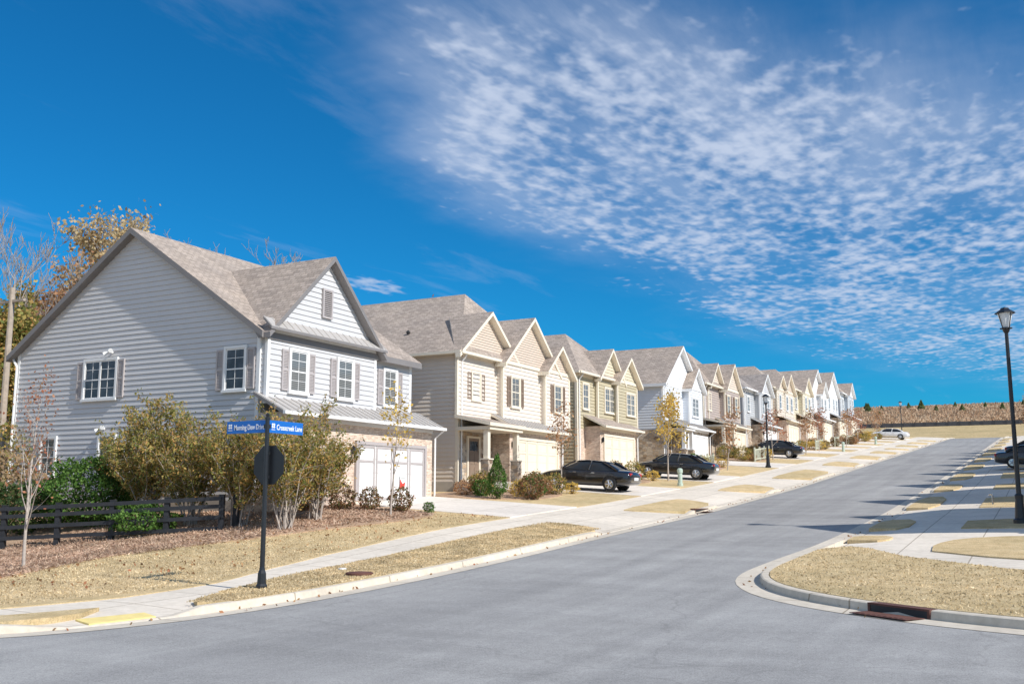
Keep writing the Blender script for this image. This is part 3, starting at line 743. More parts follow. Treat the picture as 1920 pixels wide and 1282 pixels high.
L['tan']=leafmat('leaves_tan',[(.50,.36,.18),(.66,.50,.28),(.55,.45,.26)],.4)
L['red']=leafmat('leaves_red',[(.42,.14,.08),(.52,.22,.12),(.4,.24,.14)],.4)
L['rust']=leafmat('leaves_rust',[(.45,.22,.11),(.58,.33,.17),(.42,.3,.17)],.4)
L['redgreen']=leafmat('leaves_red_green',[(.16,.16,.05),(.34,.13,.08),(.14,.16,.06),(.42,.25,.13)])
L['brown']=leafmat('leaves_brown',[(.3,.2,.11),(.42,.29,.17),(.25,.21,.1)])
def g(x,y,o=.13): return (x,y,h(x,y,o))
tree('maple_tree',g(-22.9,16.8),5.3,.06,L['red'],3,.055,.12,3,'young bare maple with a few red leaves in pine straw',frac=.35,nb=15,spread=.5,first=.2,lenf=.42,maxl=2,sub=6,up=.8)
tree('young_tree',g(-20.0,28.6),4.5,.05,L['yellow'],4,.085,.15,5,'slender young tree with sparse yellow leaves before a garage',frac=.4,nb=10,spread=.5,first=.35,lenf=.36,maxl=2,sub=4,up=.7)
tree('young_tree',g(-20.3,43),4.4,.05,L['rust'],3,.08,.15,8,'young tree with thin brown leaves by a driveway',frac=.55,nb=12,spread=.5,first=.3,lenf=.38,maxl=2,sub=5,up=.7)
tree('young_tree',g(-19,54.4),4.9,.06,L['yellow'],6,.10,.2,9,'young tree with yellow-orange leaves',frac=.7,nb=12,spread=.5,first=.28,lenf=.4,maxl=2,sub=5,up=.7)
for i,(y,lf,lab) in enumerate([(66,'rust','young tree with thin rust leaves'),(80.5,'red','young tree with thin red-brown leaves'),(91,'rust','young tree with thin rust leaves'),(99,'red','young tree with thin red-brown leaves'),(111.6,'rust','young tree with thin rust leaves'),(122,'red','young tree with thin red-brown leaves'),(134,'rust','young tree with thin rust leaves')]):
    tree('young_tree',g(-18.9-.4*(i%2),y),4.0,.05,L[lf],4,.11,.2,20+i,lab+' on a front lawn',frac=.6,nb=9,spread=.5,first=.3,lenf=.42,maxl=2,sub=4,up=.6)
tree('young_tree',g(-.9,96),5,.06,L['rust'],5,.12,.25,41,'young tree with rust leaves across the road',frac=.7,nb=9,spread=.5,first=.3,lenf=.42,maxl=2,sub=4,up=.6)
bw=[(-52,41.5,17.3,'tan',.5,6,'large tree with sparse tan-yellow autumn crown'),(-50,35.5,16.2,'brown',0,0,'tall bare tree with pale branches'),(-54,38,17.5,'brown',0,0,'tall bare tree with brown twigs'),
    (-46.5,33,9.5,'olive',.9,10,'dark olive tree'),(-47,36.5,14,'rust',.12,3,'nearly bare tree with a few rust leaves'),(-50,50,17.6,'brown',0,0,'bare tree just above the roof'),(-47,55,17.4,'brown',0,0,'bare tree just above the roof'),(-52,46,18.0,'brown',0,0,'bare tree just above the roof'),
    (-54,45,10,'brown',.9,9,'brown-leaved tree'),(-46,73,13.8,'red',.4,3,'reddish tree seen between houses'),(-55,40,12.5,'olive',.9,10,'olive-green tree'),(-50,38,11.5,'rust',.8,9,'rust-brown tree')]
for i,(x,y,ht,lf,fr,per,lab) in enumerate(bw):
    tree('tree',g(x,y),ht,.2,L[lf],per,.17,.45,60+i,lab+' behind the houses',group='woodland trees',bark='bark',frac=max(fr,.01),nb=13,spread=.55 if i==0 else .48,first=.35 if i==0 else .25,lenf=.42,maxl=3,sub=6,up=.6,rmin=.016)
C=[]
for k in range(60):
    x=RNG.uniform(-75,-46); y=RNG.uniform(8,60); rr=RNG.uniform(1.2,3.0); zc=RNG.uniform(1,6)
    p=RNG.normal(size=(520,3)); p/=np.linalg.norm(p,axis=1)[:,None]; p*=rr*RNG.uniform(.5,1,(520,1)); C.append(p*[1,1,.8]+[x,y,zc+.5])
uw=mkobj('undergrowth',leafmesh('undergrowth',np.vstack(C),.22,leafmat('leaves_undergrowth',[(.10,.12,.04),(.26,.22,.09),(.38,.27,.13),(.44,.28,.14)]),1.5)); uw['kind']='stuff'; uw['label']='tangled autumn undergrowth at the edge of the wood'
def bigshrub(loc,ht,w,leaf,n,size,seed,label):
    rg=random.Random(seed); root=thing('shrub',loc,label,'shrub','large shrubs beside the grey house')
    mb=MB(); C=[]
    ns=20
    for k in range(ns):
        az=k*2.4; rr=w*.5*math.sqrt((k+.5)/ns); tgt=Vector((math.cos(az)*rr,math.sin(az)*rr,ht*(1-.45*(rr/(w*.5))**2)*rg.uniform(.72,1.06)))
        p0=Vector((rg.uniform(-.2,.2),rg.uniform(-.2,.2),-.05)); pts=[p0]
        for t in (.3,.6,.85,1): 
            pts.append(p0.lerp(tgt,t)+Vector((rg.uniform(-.1,.1),rg.uniform(-.1,.1),.0))+Vector((tgt.x,tgt.y,0))*(-.18*math.sin(t*math.pi)))
        mb.tube(pts,[.028,.022,.016,.01,.004],5,0,False)
        m=n//ns
        for j in range(13):
            t=rg.uniform(.2,1)**.8; i=min(int(t*4),3); q=pts[i].lerp(pts[i+1],t*4-i)
            d=Vector((rg.uniform(-1,1),rg.uniform(-1,1),rg.uniform(.2,1.5))).normalized()*rg.uniform(.35,.95)
            mb.tube([q,q+d*.5+Vector((0,0,.03)),q+d*1.1],[.008,.006,.004],3,0,False)
            tt=RNG.random((m//13,1)); base=np.array(q)[None]+np.array(d)[None]*(tt*1.2)
            C.append(base+RNG.normal(size=base.shape)*.07)
    mb.obj('branches',[M['bark']],root,smooth=True)
    C=np.vstack(C); C=C[C[:,2]>.25]
    mkobj('foliage',leafmesh('foliage',C,size,leaf,2.3,.5),root)
    return root
lab='tall olive-green shrub with orange-tinged tips on many stems'
bigshrub(g(-20.9,24.3),3.8,3.0,L['olive'],8000,.052,1,lab)
bigshrub(g(-21.3,26.2),3.3,2.7,L['olive'],7500,.052,2,lab)
bigshrub(g(-22.8,24.3),3.6,3.3,L['olive'],9500,.052,3,lab)
bigshrub(g(-24.9,24.2),3.5,3.4,L['olive'],9500,.052,4,lab)
bigshrub(g(-27,24.3),4.5,3.6,L['olive'],11500,.054,5,lab)
bigshrub(g(-29.2,25.4),3.0,2.6,L['olive'],6000,.06,6,lab)
def roundshrub(name,loc,rx,rz,leaf,n,size,label,group='foundation shrubs',cone=False,seed=0):
    root=thing(name,loc,label,'shrub',group)
    p=RNG.normal(size=(n,3)); p/=np.linalg.norm(p,axis=1)[:,None]
    rad=RNG.uniform(.55,1.0,(n,1))**.5
    lump=1+.16*np.sin(p[:,:1]*5+seed)*np.cos(p[:,1:2]*6+seed*2)+.1*np.sin(p[:,2:3]*9+seed)
    q=p*rad*lump
    if cone: 
        zz=(q[:,2]+1)/2; k=np.clip(1.15-zz**1.5*.85,.05,1)[:,None]; q[:,:2]*=k
    q*= [rx,rx,rz]; q[:,2]+=rz*.95
    q=q[q[:,2]>.02]
    mkobj('foliage',leafmesh('foliage',q,size,leaf,1.5),root)
    mb=MB()
    for k in range(7):
        a=k*.9; mb.tube([(0,0,-.08),(math.cos(a)*rx*.35,math.sin(a)*rx*.35,rz*.8),(math.cos(a)*rx*.6,math.sin(a)*rx*.6,rz*1.4)],[.02,.013,.005],4,0,False)
    mb.obj('branches',[M['barkd']],root)
    return root
rs=roundshrub
rs('shrub',g(-29.6,24),1.6,1.2,L['green'],6500,.085,'dense bright green shrub behind the fence')
rs('shrub',g(-31.5,22.8),1.4,.9,L['dgreen'],4000,.085,'dense dark green shrub behind the fence')
rs('shrub',g(-25.6,22.9),1.1,.5,L['green'],2600,.07,'low green shrub behind the fence')
rs('shrub',g(-34.5,24),1.8,1.4,L['brown'],2600,.1,'brown tangled shrub behind the fence')
rs('shrub',g(-38,26),2.2,1.8,L['olive'],3500,.1,'olive shrub behind the fence')
rs('cone_shrub',g(-20.8,37.6),.48,.95,L['green'],3000,.05,'bright green cone-shaped evergreen beside a driveway',cone=True)
T1=rs('shrub',g(-22.4,29.0),.5,.5,L['redgreen'],1000,.06,'reddish-green rounded shrub before the garage')
T2=rs('shrub',g(-22.0,38.4),.45,.4,L['green'],1000,.055,'green rounded shrub in a planting bed',seed=2)
T3=rs('shrub',g(-20.7,39.4),.5,.4,L['yellow'],600,.055,'yellow-leaved low shrub in a planting bed',seed=3)
T4=rs('shrub',g(-20.3,41),.5,.42,L['rust'],800,.055,'rust-coloured low shrub in a planting bed',seed=4)
T5=rs('shrub',g(-21.2,42.2),.55,.5,L['olive'],1000,.055,'olive rounded shrub in a planting bed',seed=5)
TT=[T1,T2,T3,T4,T5]
copy_thing(T1,g(-21.6,29.6),1,.85); copy_thing(T1,g(-20.5,29.9),2,.9); copy_thing(T2,g(-19.6,30.4),1,.5); copy_thing(T1,g(-23,27.8),3,1.2)
rg=random.Random(5)
for i,(a,b) in enumerate(LD):
    y2=(LD[i+1][0]-.6) if i+1<len(LD) else b+5
    n=15 if i==0 else (12 if i<5 else 6)
    for k in range(n):
        t=(k+.5)/n; yy=b+.7+(y2-b-1.2)*t; xx=rg.choice([-19.9,-20.5,-21.2,-22.4,-22.6])+rg.uniform(-.3,.3)
        if i==0 and abs(yy-37.6)<.5: continue
        copy_thing(rg.choice(TT),g(xx,yy),rg.uniform(0,6),rg.uniform(.7,1.25))
pt=thing('pine_tree',(0,0,0),'small green pine on the scrubby hill','tree','pines on the hill')
q=RNG.random((900,1)); an=RNG.uniform(0,6.28,(900,1)); R_=(1-q)*1.2*RNG.uniform(.5,1,(900,1))+.05
P_=np.hstack([np.cos(an)*R_,np.sin(an)*R_,.25+q*2.6])
mkobj('crown',leafmesh('crown',P_,.2,leafmat('leaves_pine',[(.12,.17,.06),(.20,.26,.10),(.26,.30,.14)]),2.2),pt)
mb=MB(); mb.tube([(0,0,-.3),(0,0,2.7)],[.08,.02],6); mb.obj('trunk',[M['barkd']],pt)
pos=[(-52,268),(-46,262),(-41,275),(-36,266),(-30,270),(-26,260),(-19,268),(-12,262),(-4,268),(-33,240),(-16,245),(3,270),(-44,250),(-60,272),(8,262),(-38,258),(-22,252),(-8,250),(-49,255)]
pt.location=(pos[0][0],pos[0][1],h(*pos[0],-.1))
for (x,y) in pos[1:]: copy_thing(pt,(x,y,h(x,y,-.1)),rg.uniform(0,6),rg.uniform(.5,1.05))
x=RNG.uniform(-90,40,42000); y=RNG.uniform(214,295,42000); C=np.c_[x,y,H(x,y)+RNG.uniform(0,.6,42000)]
sb=mkobj('scrub',leafmesh('scrub',C,.30,leafmat('scrub_leaves',[(.46,.30,.19),(.56,.39,.25),(.62,.48,.33),(.46,.34,.22)]),2.6,1.5)); sb['kind']='stuff'; sb['label']='tall rust-brown dry grass on the hill'
mb=MB(); xs=np.arange(-60,14,2.0)
for a,b in zip(xs[:-1],xs[1:]):
    ya,yb=209-(a+60)*.05,209-(b+60)*.05
    mb.poly([(a,ya,h(a,ya,-.1)),(b,yb,h(b,yb,-.1)),(b,yb,h(b,yb,.75)),(a,ya,h(a,ya,.75))],0)
    mb.box(a-.04,a+.04,ya-.06,ya+.02,h(a,ya,-.1),h(a,ya,1.0),0)
sf=mb.obj('silt_fence',[paint('silt_fabric',(.10,.10,.11),.9)]); sf['label']='low black silt fence along the hill foot'; sf['category']='fence'
# ------------------------------------------------------------------ black rail fence
P0=Vector((-22.9,23.6,0)); P1=Vector((-29.3,20.7,0)); dv=(P1-P0)/4
fr=thing('fence',(P0.x,P0.y,h(P0.x,P0.y)),'black rail wooden fence in front of shrubs','fence')
z00=h(P0.x,P0.y)
pts=[P0+dv*i for i in range(7)]
pz=[z00-.1-(.085*i) for i in range(7)]
for i,p in enumerate(pts):
    m=MB(); m.box(-.075,.075,-.075,.075,-.35,1.2); m.box(-.085,.085,-.085,.085,1.2,1.225)
    m.obj('post',[M['fence']],fr,(p.x-P0.x,p.y-P0.y,pz[i]-z00),rot=(0,0,math.atan2(dv.y,dv.x)))
u=dv.normalized(); nrm=Vector((u.y,-u.x,0)); nrm=-nrm if nrm.y>0 else nrm
m=MB()
for i in range(6):
    a=pts[i]-P0; b=pts[i+1]-P0; za,zb=pz[i]-z00,pz[i+1]-z00
    for zz in (.18,.52,.86,1.1):
        o=nrm*.08
        hgt=.12
        A=Vector((a.x,a.y,za+zz-hgt/2))+o; B=Vector((b.x,b.y,zb+zz-hgt/2))+o
        m.ngon_prism([A,B,B+Z*hgt,A+Z*hgt],nrm*.03,0)
m.obj('rails',[M['fence']],fr)
m=MB(); m.box(-.075,.075,-.075,.075,-.35,1.2); m.obj('post',[M['fence']],fr,(.12,.5,-.03))
def railfence(y0,y1,x,lab):
    z=h(x,y0); t=thing('picket_fence',(x,y0,z),lab,'fence','pale picket fences')
    m=MB(); L_=y1-y0; s=(h(x,y1)-z)/L_
    y=0
    while y<L_:
        m.box(-.02,.02,y,y+.05,s*y+.1,s*y+.95,0); y+=.16
    for zz in (.15,.88): m.ngon_prism([(-.03,0,zz),(-.03,L_,zz+s*L_),(-.03,L_,zz+s*L_+.07),(-.03,0,zz+.07)],(.06,0,0),0)
    y=0
    while y<=L_+.01: m.box(-.05,.05,y-.05,y+.05,s*y-.3,s*y+1.1,0); y+=L_/3
    m.obj('rails',[paint('pale_green_wood',(.6,.62,.5),.7)],t)
for a,b in ((62.5,66.5),(77.5,82),(89.8,94),(101,104.5),(111.2,113.5),(119.5,124)): railfence(a,b,-20.0,'pale green-grey picket fence in a front garden')
# ------------------------------------------------------------------ street sign
def textmesh(txt,size,off=.0022):
    cu=bpy.data.curves.new('t','FONT'); cu.body=txt; cu.size=size; cu.align_x='LEFT'; cu.align_y='CENTER'; cu.extrude=.001; cu.offset=off
    o=bpy.data.objects.new('t',cu); COL.objects.link(o); bpy.context.view_layer.update()
    me=bpy.data.meshes.new_from_object(o.evaluated_get(bpy.context.evaluated_depsgraph_get()))
    bpy.data.objects.remove(o); return me
M['signblue']=paint('sign_blue',(.01,.14,.5),.4,.04,3,0,0)
M['signwhite']=paint('sign_white',(.85,.87,.9),.5,.02,3,0,0)
sp=(-13.72,15.3); sz=h(*sp,.12)
ss=thing('street_sign',(sp[0],sp[1],sz),'black post with blue street-name blades and reversed stop sign','sign')
PT=3.44
m=MB(); m.tube([(0,0,-.1),(0,0,.06),(0,0,.1),(0,0,.3),(0,0,.36),(0,0,.42)],[.11,.11,.09,.08,.058,.05],12)
m.tube([(0,0,.4),(0,0,PT-.13)],[.05,.043],12); m.tube([(0,0,PT-.13),(0,0,PT-.1),(0,0,PT-.08),(0,0,PT-.04),(0,0,PT)],[.055,.055,.03,.045,.005],12)
m.obj('post',[M['black']],ss,smooth=False)
SC=2.40; m=MB(); R8=.385/math.cos(math.pi/8)
oc=[(R8*math.cos(math.pi/8+k*math.pi/4),0.075,SC+R8*math.sin(math.pi/8+k*math.pi/4)) for k in range(8)]
m.ngon_prism(oc,(0,.012,0),0); m.box(-.03,.03,.04,.075,SC-.27,SC-.2,0); m.box(-.03,.03,.04,.075,SC+.2,SC+.27,0)
so=m.obj('stop_sign_panel',[M['black']],ss)
m=MB(); m.ngon_prism([(p[0]*.99,.0885,SC+(p[2]-SC)*.99) for p in oc],(0,.002,0),0); m.obj('stop_sign_face',[paint('stop_red',(.5,.02,.02),.4)],so)
tm=textmesh('STOP',.3); tm.materials.append(M['signwhite']); t=mkobj('lettering',tm,so,(.36,.092,SC),(math.radians(90),0,math.pi))
BC=3.17
def blade(rotz,l=1.02):
    m=MB(); m.box(.05,.05+l,-.012,.012,BC-.125,BC+.125,0); m.box(.0,.08,-.02,.02,BC-.04,BC+.04,1)
    return m.obj('street_name_blade',[M['signblue'],M['black']],ss,rot=(0,0,rotz))
b1=blade(math.pi); b2=blade(math.pi/2)
t1=textmesh('Morning Dew Drive',.15); t1.materials.append(M['signwhite'])
t2=textmesh('Crosscreek Lane',.15); t2.materials.append(M['signwhite'])
def fit(me,tw):
    xs=[v.co.x for v in me.vertices]; x0,x1=min(xs),max(xs)
    for v in me.vertices: v.co.x=(v.co.x-x0)*tw/(x1-x0)
fit(t1,.80); fit(t2,.78)
mkobj('lettering',t1,b1,(.05+.82,.0145,BC-.01),(math.radians(90),0,math.pi))
mkobj('lettering',t2,b2,(.05+.21,-.0145,BC-.01),(math.radians(90),0,0))
def emblem(parent,x,y,sg):
    m=MB()
    for dx,dz in ((-.025,.025),(.025,.025),(-.025,-.025),(.025,-.025)):
        P=[(x+dx+.023*math.cos(a),y,BC+.02+dz+.023*math.sin(a)) for a in [k*math.pi/6 for k in range(12)]]
        m.ngon_prism(P if sg<0 else P[::-1],(0,sg*.002,0),0)
    m.box(x-.055,x+.055,min(y,y+sg*.002),max(y,y+sg*.002),BC-.065,BC-.054,0)
    m.obj('emblem',[M['signwhite']],parent)
emblem(b1,.05+.93,.0135,1); emblem(b2,.05+.11,-.0135,-1)
# ------------------------------------------------------------------ street lamps
def lamp(loc,H_,label):
    t=thing('street_lamp',loc,label,'street lamp','street lamps')
    m=MB(); m.tube([(0,0,-.1),(0,0,.1),(0,0,.14),(0,0,.7),(0,0,.8),(0,0,.86)],[.2,.2,.15,.11,.12,.07],12)
    m.tube([(0,0,.8),(0,0,H_-.75)],[.07,.05],12); m.tube([(0,0,H_-.8),(0,0,H_-.74),(0,0,H_-.66)],[.05,.09,.11],12)
    m.obj('post',[M['black']],t,smooth=False)
    zb=H_-.66; zt=H_-.2; m=MB()
    for k in range(4):
        a=math.pi/4+k*math.pi/2; m.tube([(.12*math.cos(a),.12*math.sin(a),zb),(.24*math.cos(a),.24*math.sin(a),zt)],[.014,.014],4)
    m.tube([(0,0,zb-.01),(0,0,zb+.03)],[.17,.17],4)
    m.tube([(0,0,zt),(0,0,zt+.03),(0,0,zt+.13),(0,0,zt+.17),(0,0,H_-.02),(0,0,H_)],[.29,.28,.13,.11,.05,.01],8)
    lo=m.obj('lantern',[M['black']],t)
    m=MB(); m.tube([(0,0,zb+.03),(0,0,zt)],[.1,.21],8); m.obj('lamp_glass',[paint('lamp_glass_m',(.7,.75,.8),.15,.05,3,0,0)],lo)
    return t
lamp(g(-.8,33),6.4,'tall black lamp post with a carriage lantern on the verge')
l2=lamp(g(-17.4,71),5.2,'black lamp post with a carriage lantern beside a driveway')
copy_thing(l2,g(-17.4,147),0,1,'black lamp post far up the street')
up=thing('utility_pedestal',g(-17.3,51.4),'pale green utility pedestal beside the pavement','utility box','utility pedestals')
m=MB(); m.tube([(0,0,-.05),(0,0,.12),(0,0,.13),(0,0,.66),(0,0,.68),(0,0,.86),(0,0,.92)],[.16,.16,.12,.12,.15,.15,.08],12); m.obj('housing',[M['util']],up)
for (x,y) in ((-17.4,101),(-17.5,123)): copy_thing(up,g(x,y),0,1)
sg=thing('water_spigot',g(-1.9,41.8),'small grey bent water pipe in the grass','pipe'); m=MB(); m.tube([(0,0,-.1),(0,0,.32),(-.04,0,.38),(-.12,0,.36),(-.14,0,.3)],[.035,.035,.035,.03,.03],8); m.tube([(0,-.08,.4),(0,.08,.4)],[.02,.02],6); m.obj('pipe',[M['chrome']],sg)
mc=thing('manhole_cover',g(-13.3,17.9,.14),'rust-brown round utility cover in the verge','manhole'); m=MB(); m.tube([(0,0,0),(0,0,.04),(0,0,.05)],[.3,.3,.27],20); m.tube([(0,0,.05),(0,0,.06)],[.2,.18],16); m.obj('lid',[M['rust']],mc)
mc2=thing('utility_marker',g(-14.3,18.6,.14),'small white utility marker in the verge','marker'); m=MB(); m.tube([(0,0,0),(0,0,.03),(0,0,.035)],[.09,.09,.05],12); m.obj('lid',[M['white']],mc2)
def drain(E,off,p,lab,w=1.6):
    i=int(np.argmin(np.hypot(E[:,0]-p[0],E[:,1]-p[1]))); T=E[min(i+1,len(E)-1)]-E[i-1]; a=math.atan2(T[1],T[0])
    q=offset(E,off)[i]; z=float(H(*q))
    t=thing('storm_drain',(q[0],q[1],z),lab,'storm drain','storm drains',(0,0,a))
    s=1 if off>0 else -1
    def fl(m):
        if s<0: m.v=[(x,-y,zz) for x,y,zz in m.v]
        return m
    m=MB(); m.box(-w/2,w/2,-.015,.2,.108,.138,0); m.box(-w/2-.05,-w/2,-.02,.2,-.05,.137,0); m.box(w/2,w/2+.05,-.02,.2,-.05,.137,0)
    fl(m).obj('kerb_hood',[M['rust']],t)
    m=MB(); m.box(-w/2,w/2,-.012,-.006,.0,.108,0); fl(m).obj('opening',[M['pipe']],t)
    m=MB()
    m.box(-w/2,w/2,-.47,-.07,.006,.014,0)
    for k in range(9):
        xx=-w/2+.1+k*(w-.2)/8.5; m.box(xx,xx+.07,-.42,-.12,.014,.02,0)
    fl(m).obj('grate',[M['rust']],t)
drain(RE,.5,(-2.3,16.1),'rusty iron storm drain set in the corner kerb',1.1)
drain(LE,-.5,(-12,40.0),'rusty storm drain in the far kerb',1.6)
po=thing('utility_pole',g(-42,29.2),'weathered wooden utility pole behind the shrubs','utility pole'); m=MB(); m.tube([(0,0,-.3),(0,0,10)],[.17,.12],10); m.obj('pole',[M['wood']],po)
m=MB(); m.box(-.9,.9,-.06,.06,9.3,9.42); m.obj('crossarm',[M['wood']],po)
gf=thing('garden_flag',g(-21.3,31.0,.15),'small red and black garden flag on a thin stake','flag'); m=MB(); m.tube([(0,0,-.1),(0,0,1.15)],[.012,.01],6); m.tube([(0,0,1.1),(0,.36,1.1)],[.008,.008],6); m.obj('stake',[M['black']],gf)
m=MB(); m.ngon_prism([(0,.02,.72),(0,.3,.66),(0,.38,.95),(0,.2,.88),(0,.04,1.06)],(.01,0,0),0); m.obj('flag_cloth',[paint('flag_red',(.6,.06,.04),.7)],gf)
# ------------------------------------------------------------------ cars
carblack=paint('car_paint_black',(.012,.013,.017),.18,.05,3,0,0); carblack.node_tree.nodes['Principled BSDF'].inputs['Coat Weight'].default_value=1
carwhite=paint('car_paint_white',(.75,.76,.78),.25,.03,3,0,0)
cg=newmat('car_glass'); cg[2].inputs['Base Color'].default_value=(.02,.025,.03,1); cg[2].inputs['Roughness'].default_value=.04; cg=cg[0]
red=paint('tail_red',(.4,.015,.015),.25,.05,3,0,0); clear=paint('headlight_clear',(.6,.62,.65),.15,.03,3,0,0)
def loft(rings,name,mat,parent,sub=2,closed=True):
    mb=MB(); n=len(rings[0])
    for r in rings: mb.v+=r
    for i in range(len(rings)-1):
        for k in range(n if closed else n-1):
            k2=(k+1)%n; mb.f.append((i*n+k,(i+1)*n+k,(i+1)*n+k2,i*n+k2)); mb.m.append(0)
    mb.f.append(tuple(range(n))); mb.m.append(0); b=(len(rings)-1)*n; mb.f.append(tuple(b+n-1-k for k in range(n))); mb.m.append(0)
    o=mb.obj(name,[mat],parent,smooth=True)
    if sub:
        s=o.modifiers.new('s','SUBSURF'); s.levels=sub; s.render_levels=sub
    return o
def sym(half): return half+[(p[0],-p[1],p[2]) for p in half[::-1] if abs(p[1])>1e-6]
def car(loc,rot,paintm,label):
    t=thing('parked_car',loc,label,'car','cars parked on driveways',rot)
    st=[(-2.44,.60,.42,.72,.76),(-2.38,.82,.33,.86,.95),(-2.1,.89,.27,.93,1.02),(-1.5,.91,.22,.95,1.03),(-.6,.92,.2,.94,1.0),(.6,.92,.2,.92,.98),(1.2,.91,.2,.89,.96),(1.9,.88,.24,.80,.87),(2.3,.80,.3,.68,.74),(2.42,.62,.38,.58,.62)]
    R_=[sym([(x,0,zb),(x,w*.8,zb),(x,w*.97,zb+.12),(x,w,(zb+zs)/2),(x,w*.985,zs-.08),(x,w*.93,zs),(x,w*.55,zt),(x,0,zt+.01)]) for x,w,zb,zs,zt in st]
    loft(R_,'body',paintm,t)
    cs=[(-1.85,.72,.97,.68,1.0),(-1.6,.76,.96,.66,1.08),(-1.05,.82,.95,.63,1.36),(-.5,.84,.94,.62,1.42),(.1,.84,.94,.62,1.42),(.5,.84,.94,.61,1.36),(1.1,.80,.93,.66,1.06),(1.35,.76,.92,.7,.97)]
    loft([sym([(x,0,zb-.12),(x,wb,zb-.12),(x,wb,zb),(x,(wb+wr)/2+.02,(zb+zr)/2),(x,wr,zr-.05),(x,wr*.7,zr),(x,0,zr+.01)]) for x,wb,zb,wr,zr in cs],'window',cg,t)
    rf=[(-1.12,.56,1.335),(-1.0,.61,1.375),(-.5,.62,1.425),(.1,.62,1.425),(.42,.60,1.39),(.55,.54,1.35)]
    loft([sym([(x,0,z-.03),(x,w,z-.055),(x,w*1.02,z-.02),(x,w*.75,z+.018),(x,0,z+.028)]) for x,w,z in rf],'roof',paintm,t,1)
    for s in (-1,1):
        m=MB(); m.tube([(1.22,s*.8,.95),(.85,s*.73,1.18),(.48,s*.635,1.37)],[.035]*3,5); m.obj('pillar',[paintm],t)
        m=MB(); m.tube([(-.32,s*.855,.94),(-.35,s*.75,1.18),(-.38,s*.64,1.4)],[.035]*3,5); m.obj('pillar',[paintm],t)
        m=MB(); m.tube([(-1.75,s*.76,.97),(-1.4,s*.74,1.18),(-1.02,s*.64,1.36)],[.06]*3,5); m.obj('pillar',[paintm],t)
    for sx in (-1.42,1.45):
        for s in (-1,1):
            m=MB(); w=.11
            m.tube([(0,-w,0),(0,-w*.9,0),(0,w*.9,0),(0,w,0)],[.27,.33,.33,.27],22)
            wh=m.obj('wheel',[M['rubber']],t,(sx,s*.83,.33),smooth=False)
            m=MB(); m.tube([(0,s*.112,0),(0,s*.118,0)],[.215,.2],18)
            for k in range(5):
                a=k*2*math.pi/5; m.tube([(0,s*.122,0),(.19*math.cos(a),s*.122,.19*math.sin(a))],[.035,.025],4)
            m.obj('rim',[M['chrome']],wh)
            m=MB(); A=[math.pi*k/12 for k in range(13)]
            for a,b_ in zip(A[:-1],A[1:]):
                m.poly([(.34*math.cos(a),0,.34*math.sin(a)),(.39*math.cos(a),0,.39*math.sin(a)),(.39*math.cos(b_),0,.39*math.sin(b_)),(.34*math.cos(b_),0,.34*math.sin(b_))])
            m.obj('wheel_arch',[M['rubber']],t,(sx,s*.918,.34))
    for s in (-1,1):
        m=MB(); m.box(-.06,.06,-.22,.1,-.08,.09); o=m.obj('tail_light',[red],t,(-2.34,s*.60,.80)); bv=o.modifiers.new('b','BEVEL'); bv.width=.03; bv.segments=2
        m=MB(); m.box(-.08,.08,-.2,.12,-.06,.06); o=m.obj('headlight',[clear],t,(2.27,s*.56,.64)); bv=o.modifiers.new('b','BEVEL'); bv.width=.03; bv.segments=2
        m=MB(); m.box(-.08,.08,-.08,.08,-.06,.06); o=m.obj('side_mirror',[paintm],t,(.95,s*.98,1.0)); bv=o.modifiers.new('b','BEVEL'); bv.width=.04; bv.segments=2
        for hx in (-.55,.4):
            m=MB(); m.box(-.09,.09,-.012,.012,-.015,.015); m.obj('door_handle',[M['chrome']],t,(hx,s*.925,.82))
    m=MB(); m.box(-.02,.02,-.26,.26,-.07,.07); m.obj('number_plate',[M['white']],t,(-2.425,0,.62))
    m=MB(); m.box(-.05,.05,-.7,.7,-.02,.02); m.obj('bumper_strip',[M['chrome']],t,(-2.4,0,.5))
    return t
tilt=math.atan(.06)
def cp(x,y,o=.15): return (x,y,h(x,y,o))
car(cp(-19.9,45.3),(0,-tilt,math.pi),carblack,'black sedan parked nose-in on a driveway')
car(cp(-19.3,56.6),(0,-tilt,math.pi+.05),carblack,'glossy black sedan parked on a driveway')
car(cp(-20.2,84.6),(0,-tilt,math.pi),carblack,'black sedan parked further up the street')
car(cp(-18.5,143),(0,-tilt,math.pi),carwhite,'white sedan parked near the top of the street')
car(cp(-.45,69.3),(0,0,0),carblack,'black sedan parked on a driveway across the road')
car(cp(-.2,80.3),(0,0,0),carblack,'dark sedan parked on the next driveway across the road')
# ------------------------------------------------------------------ camera, light, world
cam=bpy.data.cameras.new('camera'); cam.lens=35; cam.sensor_width=36; cam.clip_end=5000; cam.clip_start=.05
co=mkobj('camera',cam,None,(0,0,2.0),(math.radians(98.8),0,math.radians(28.1))); scene.camera=co
az=Vector((.985,-.14,0)).normalized(); el=math.radians(38)
d=az*math.cos(el)+Z*math.sin(el)
sl=bpy.data.lights.new('sun','SUN'); sl.energy=5; sl.angle=math.radians(.5); sl.color=(1,.955,.89)
so=mkobj('sun',sl,None,(30,-10,60)); so.rotation_euler=(-d).to_track_quat('-Z','Y').to_euler()
w=bpy.data.worlds.new('World'); scene.world=w; w.use_nodes=True; nt=w.node_tree; nt.nodes.clear()
out=N(nt,'ShaderNodeOutputWorld'); sky=N(nt,'ShaderNodeTexSky',sky_type='NISHITA'); sky.sun_disc=False
sky.sun_elevation=el; sky.sun_rotation=math.atan2(az.x,az.y); sky.air_density=1.0; sky.dust_density=.2; sky.ozone_density=3
tint=mix(nt,sky.outputs[0],(.06,.62,.96),1.0,'MULTIPLY')
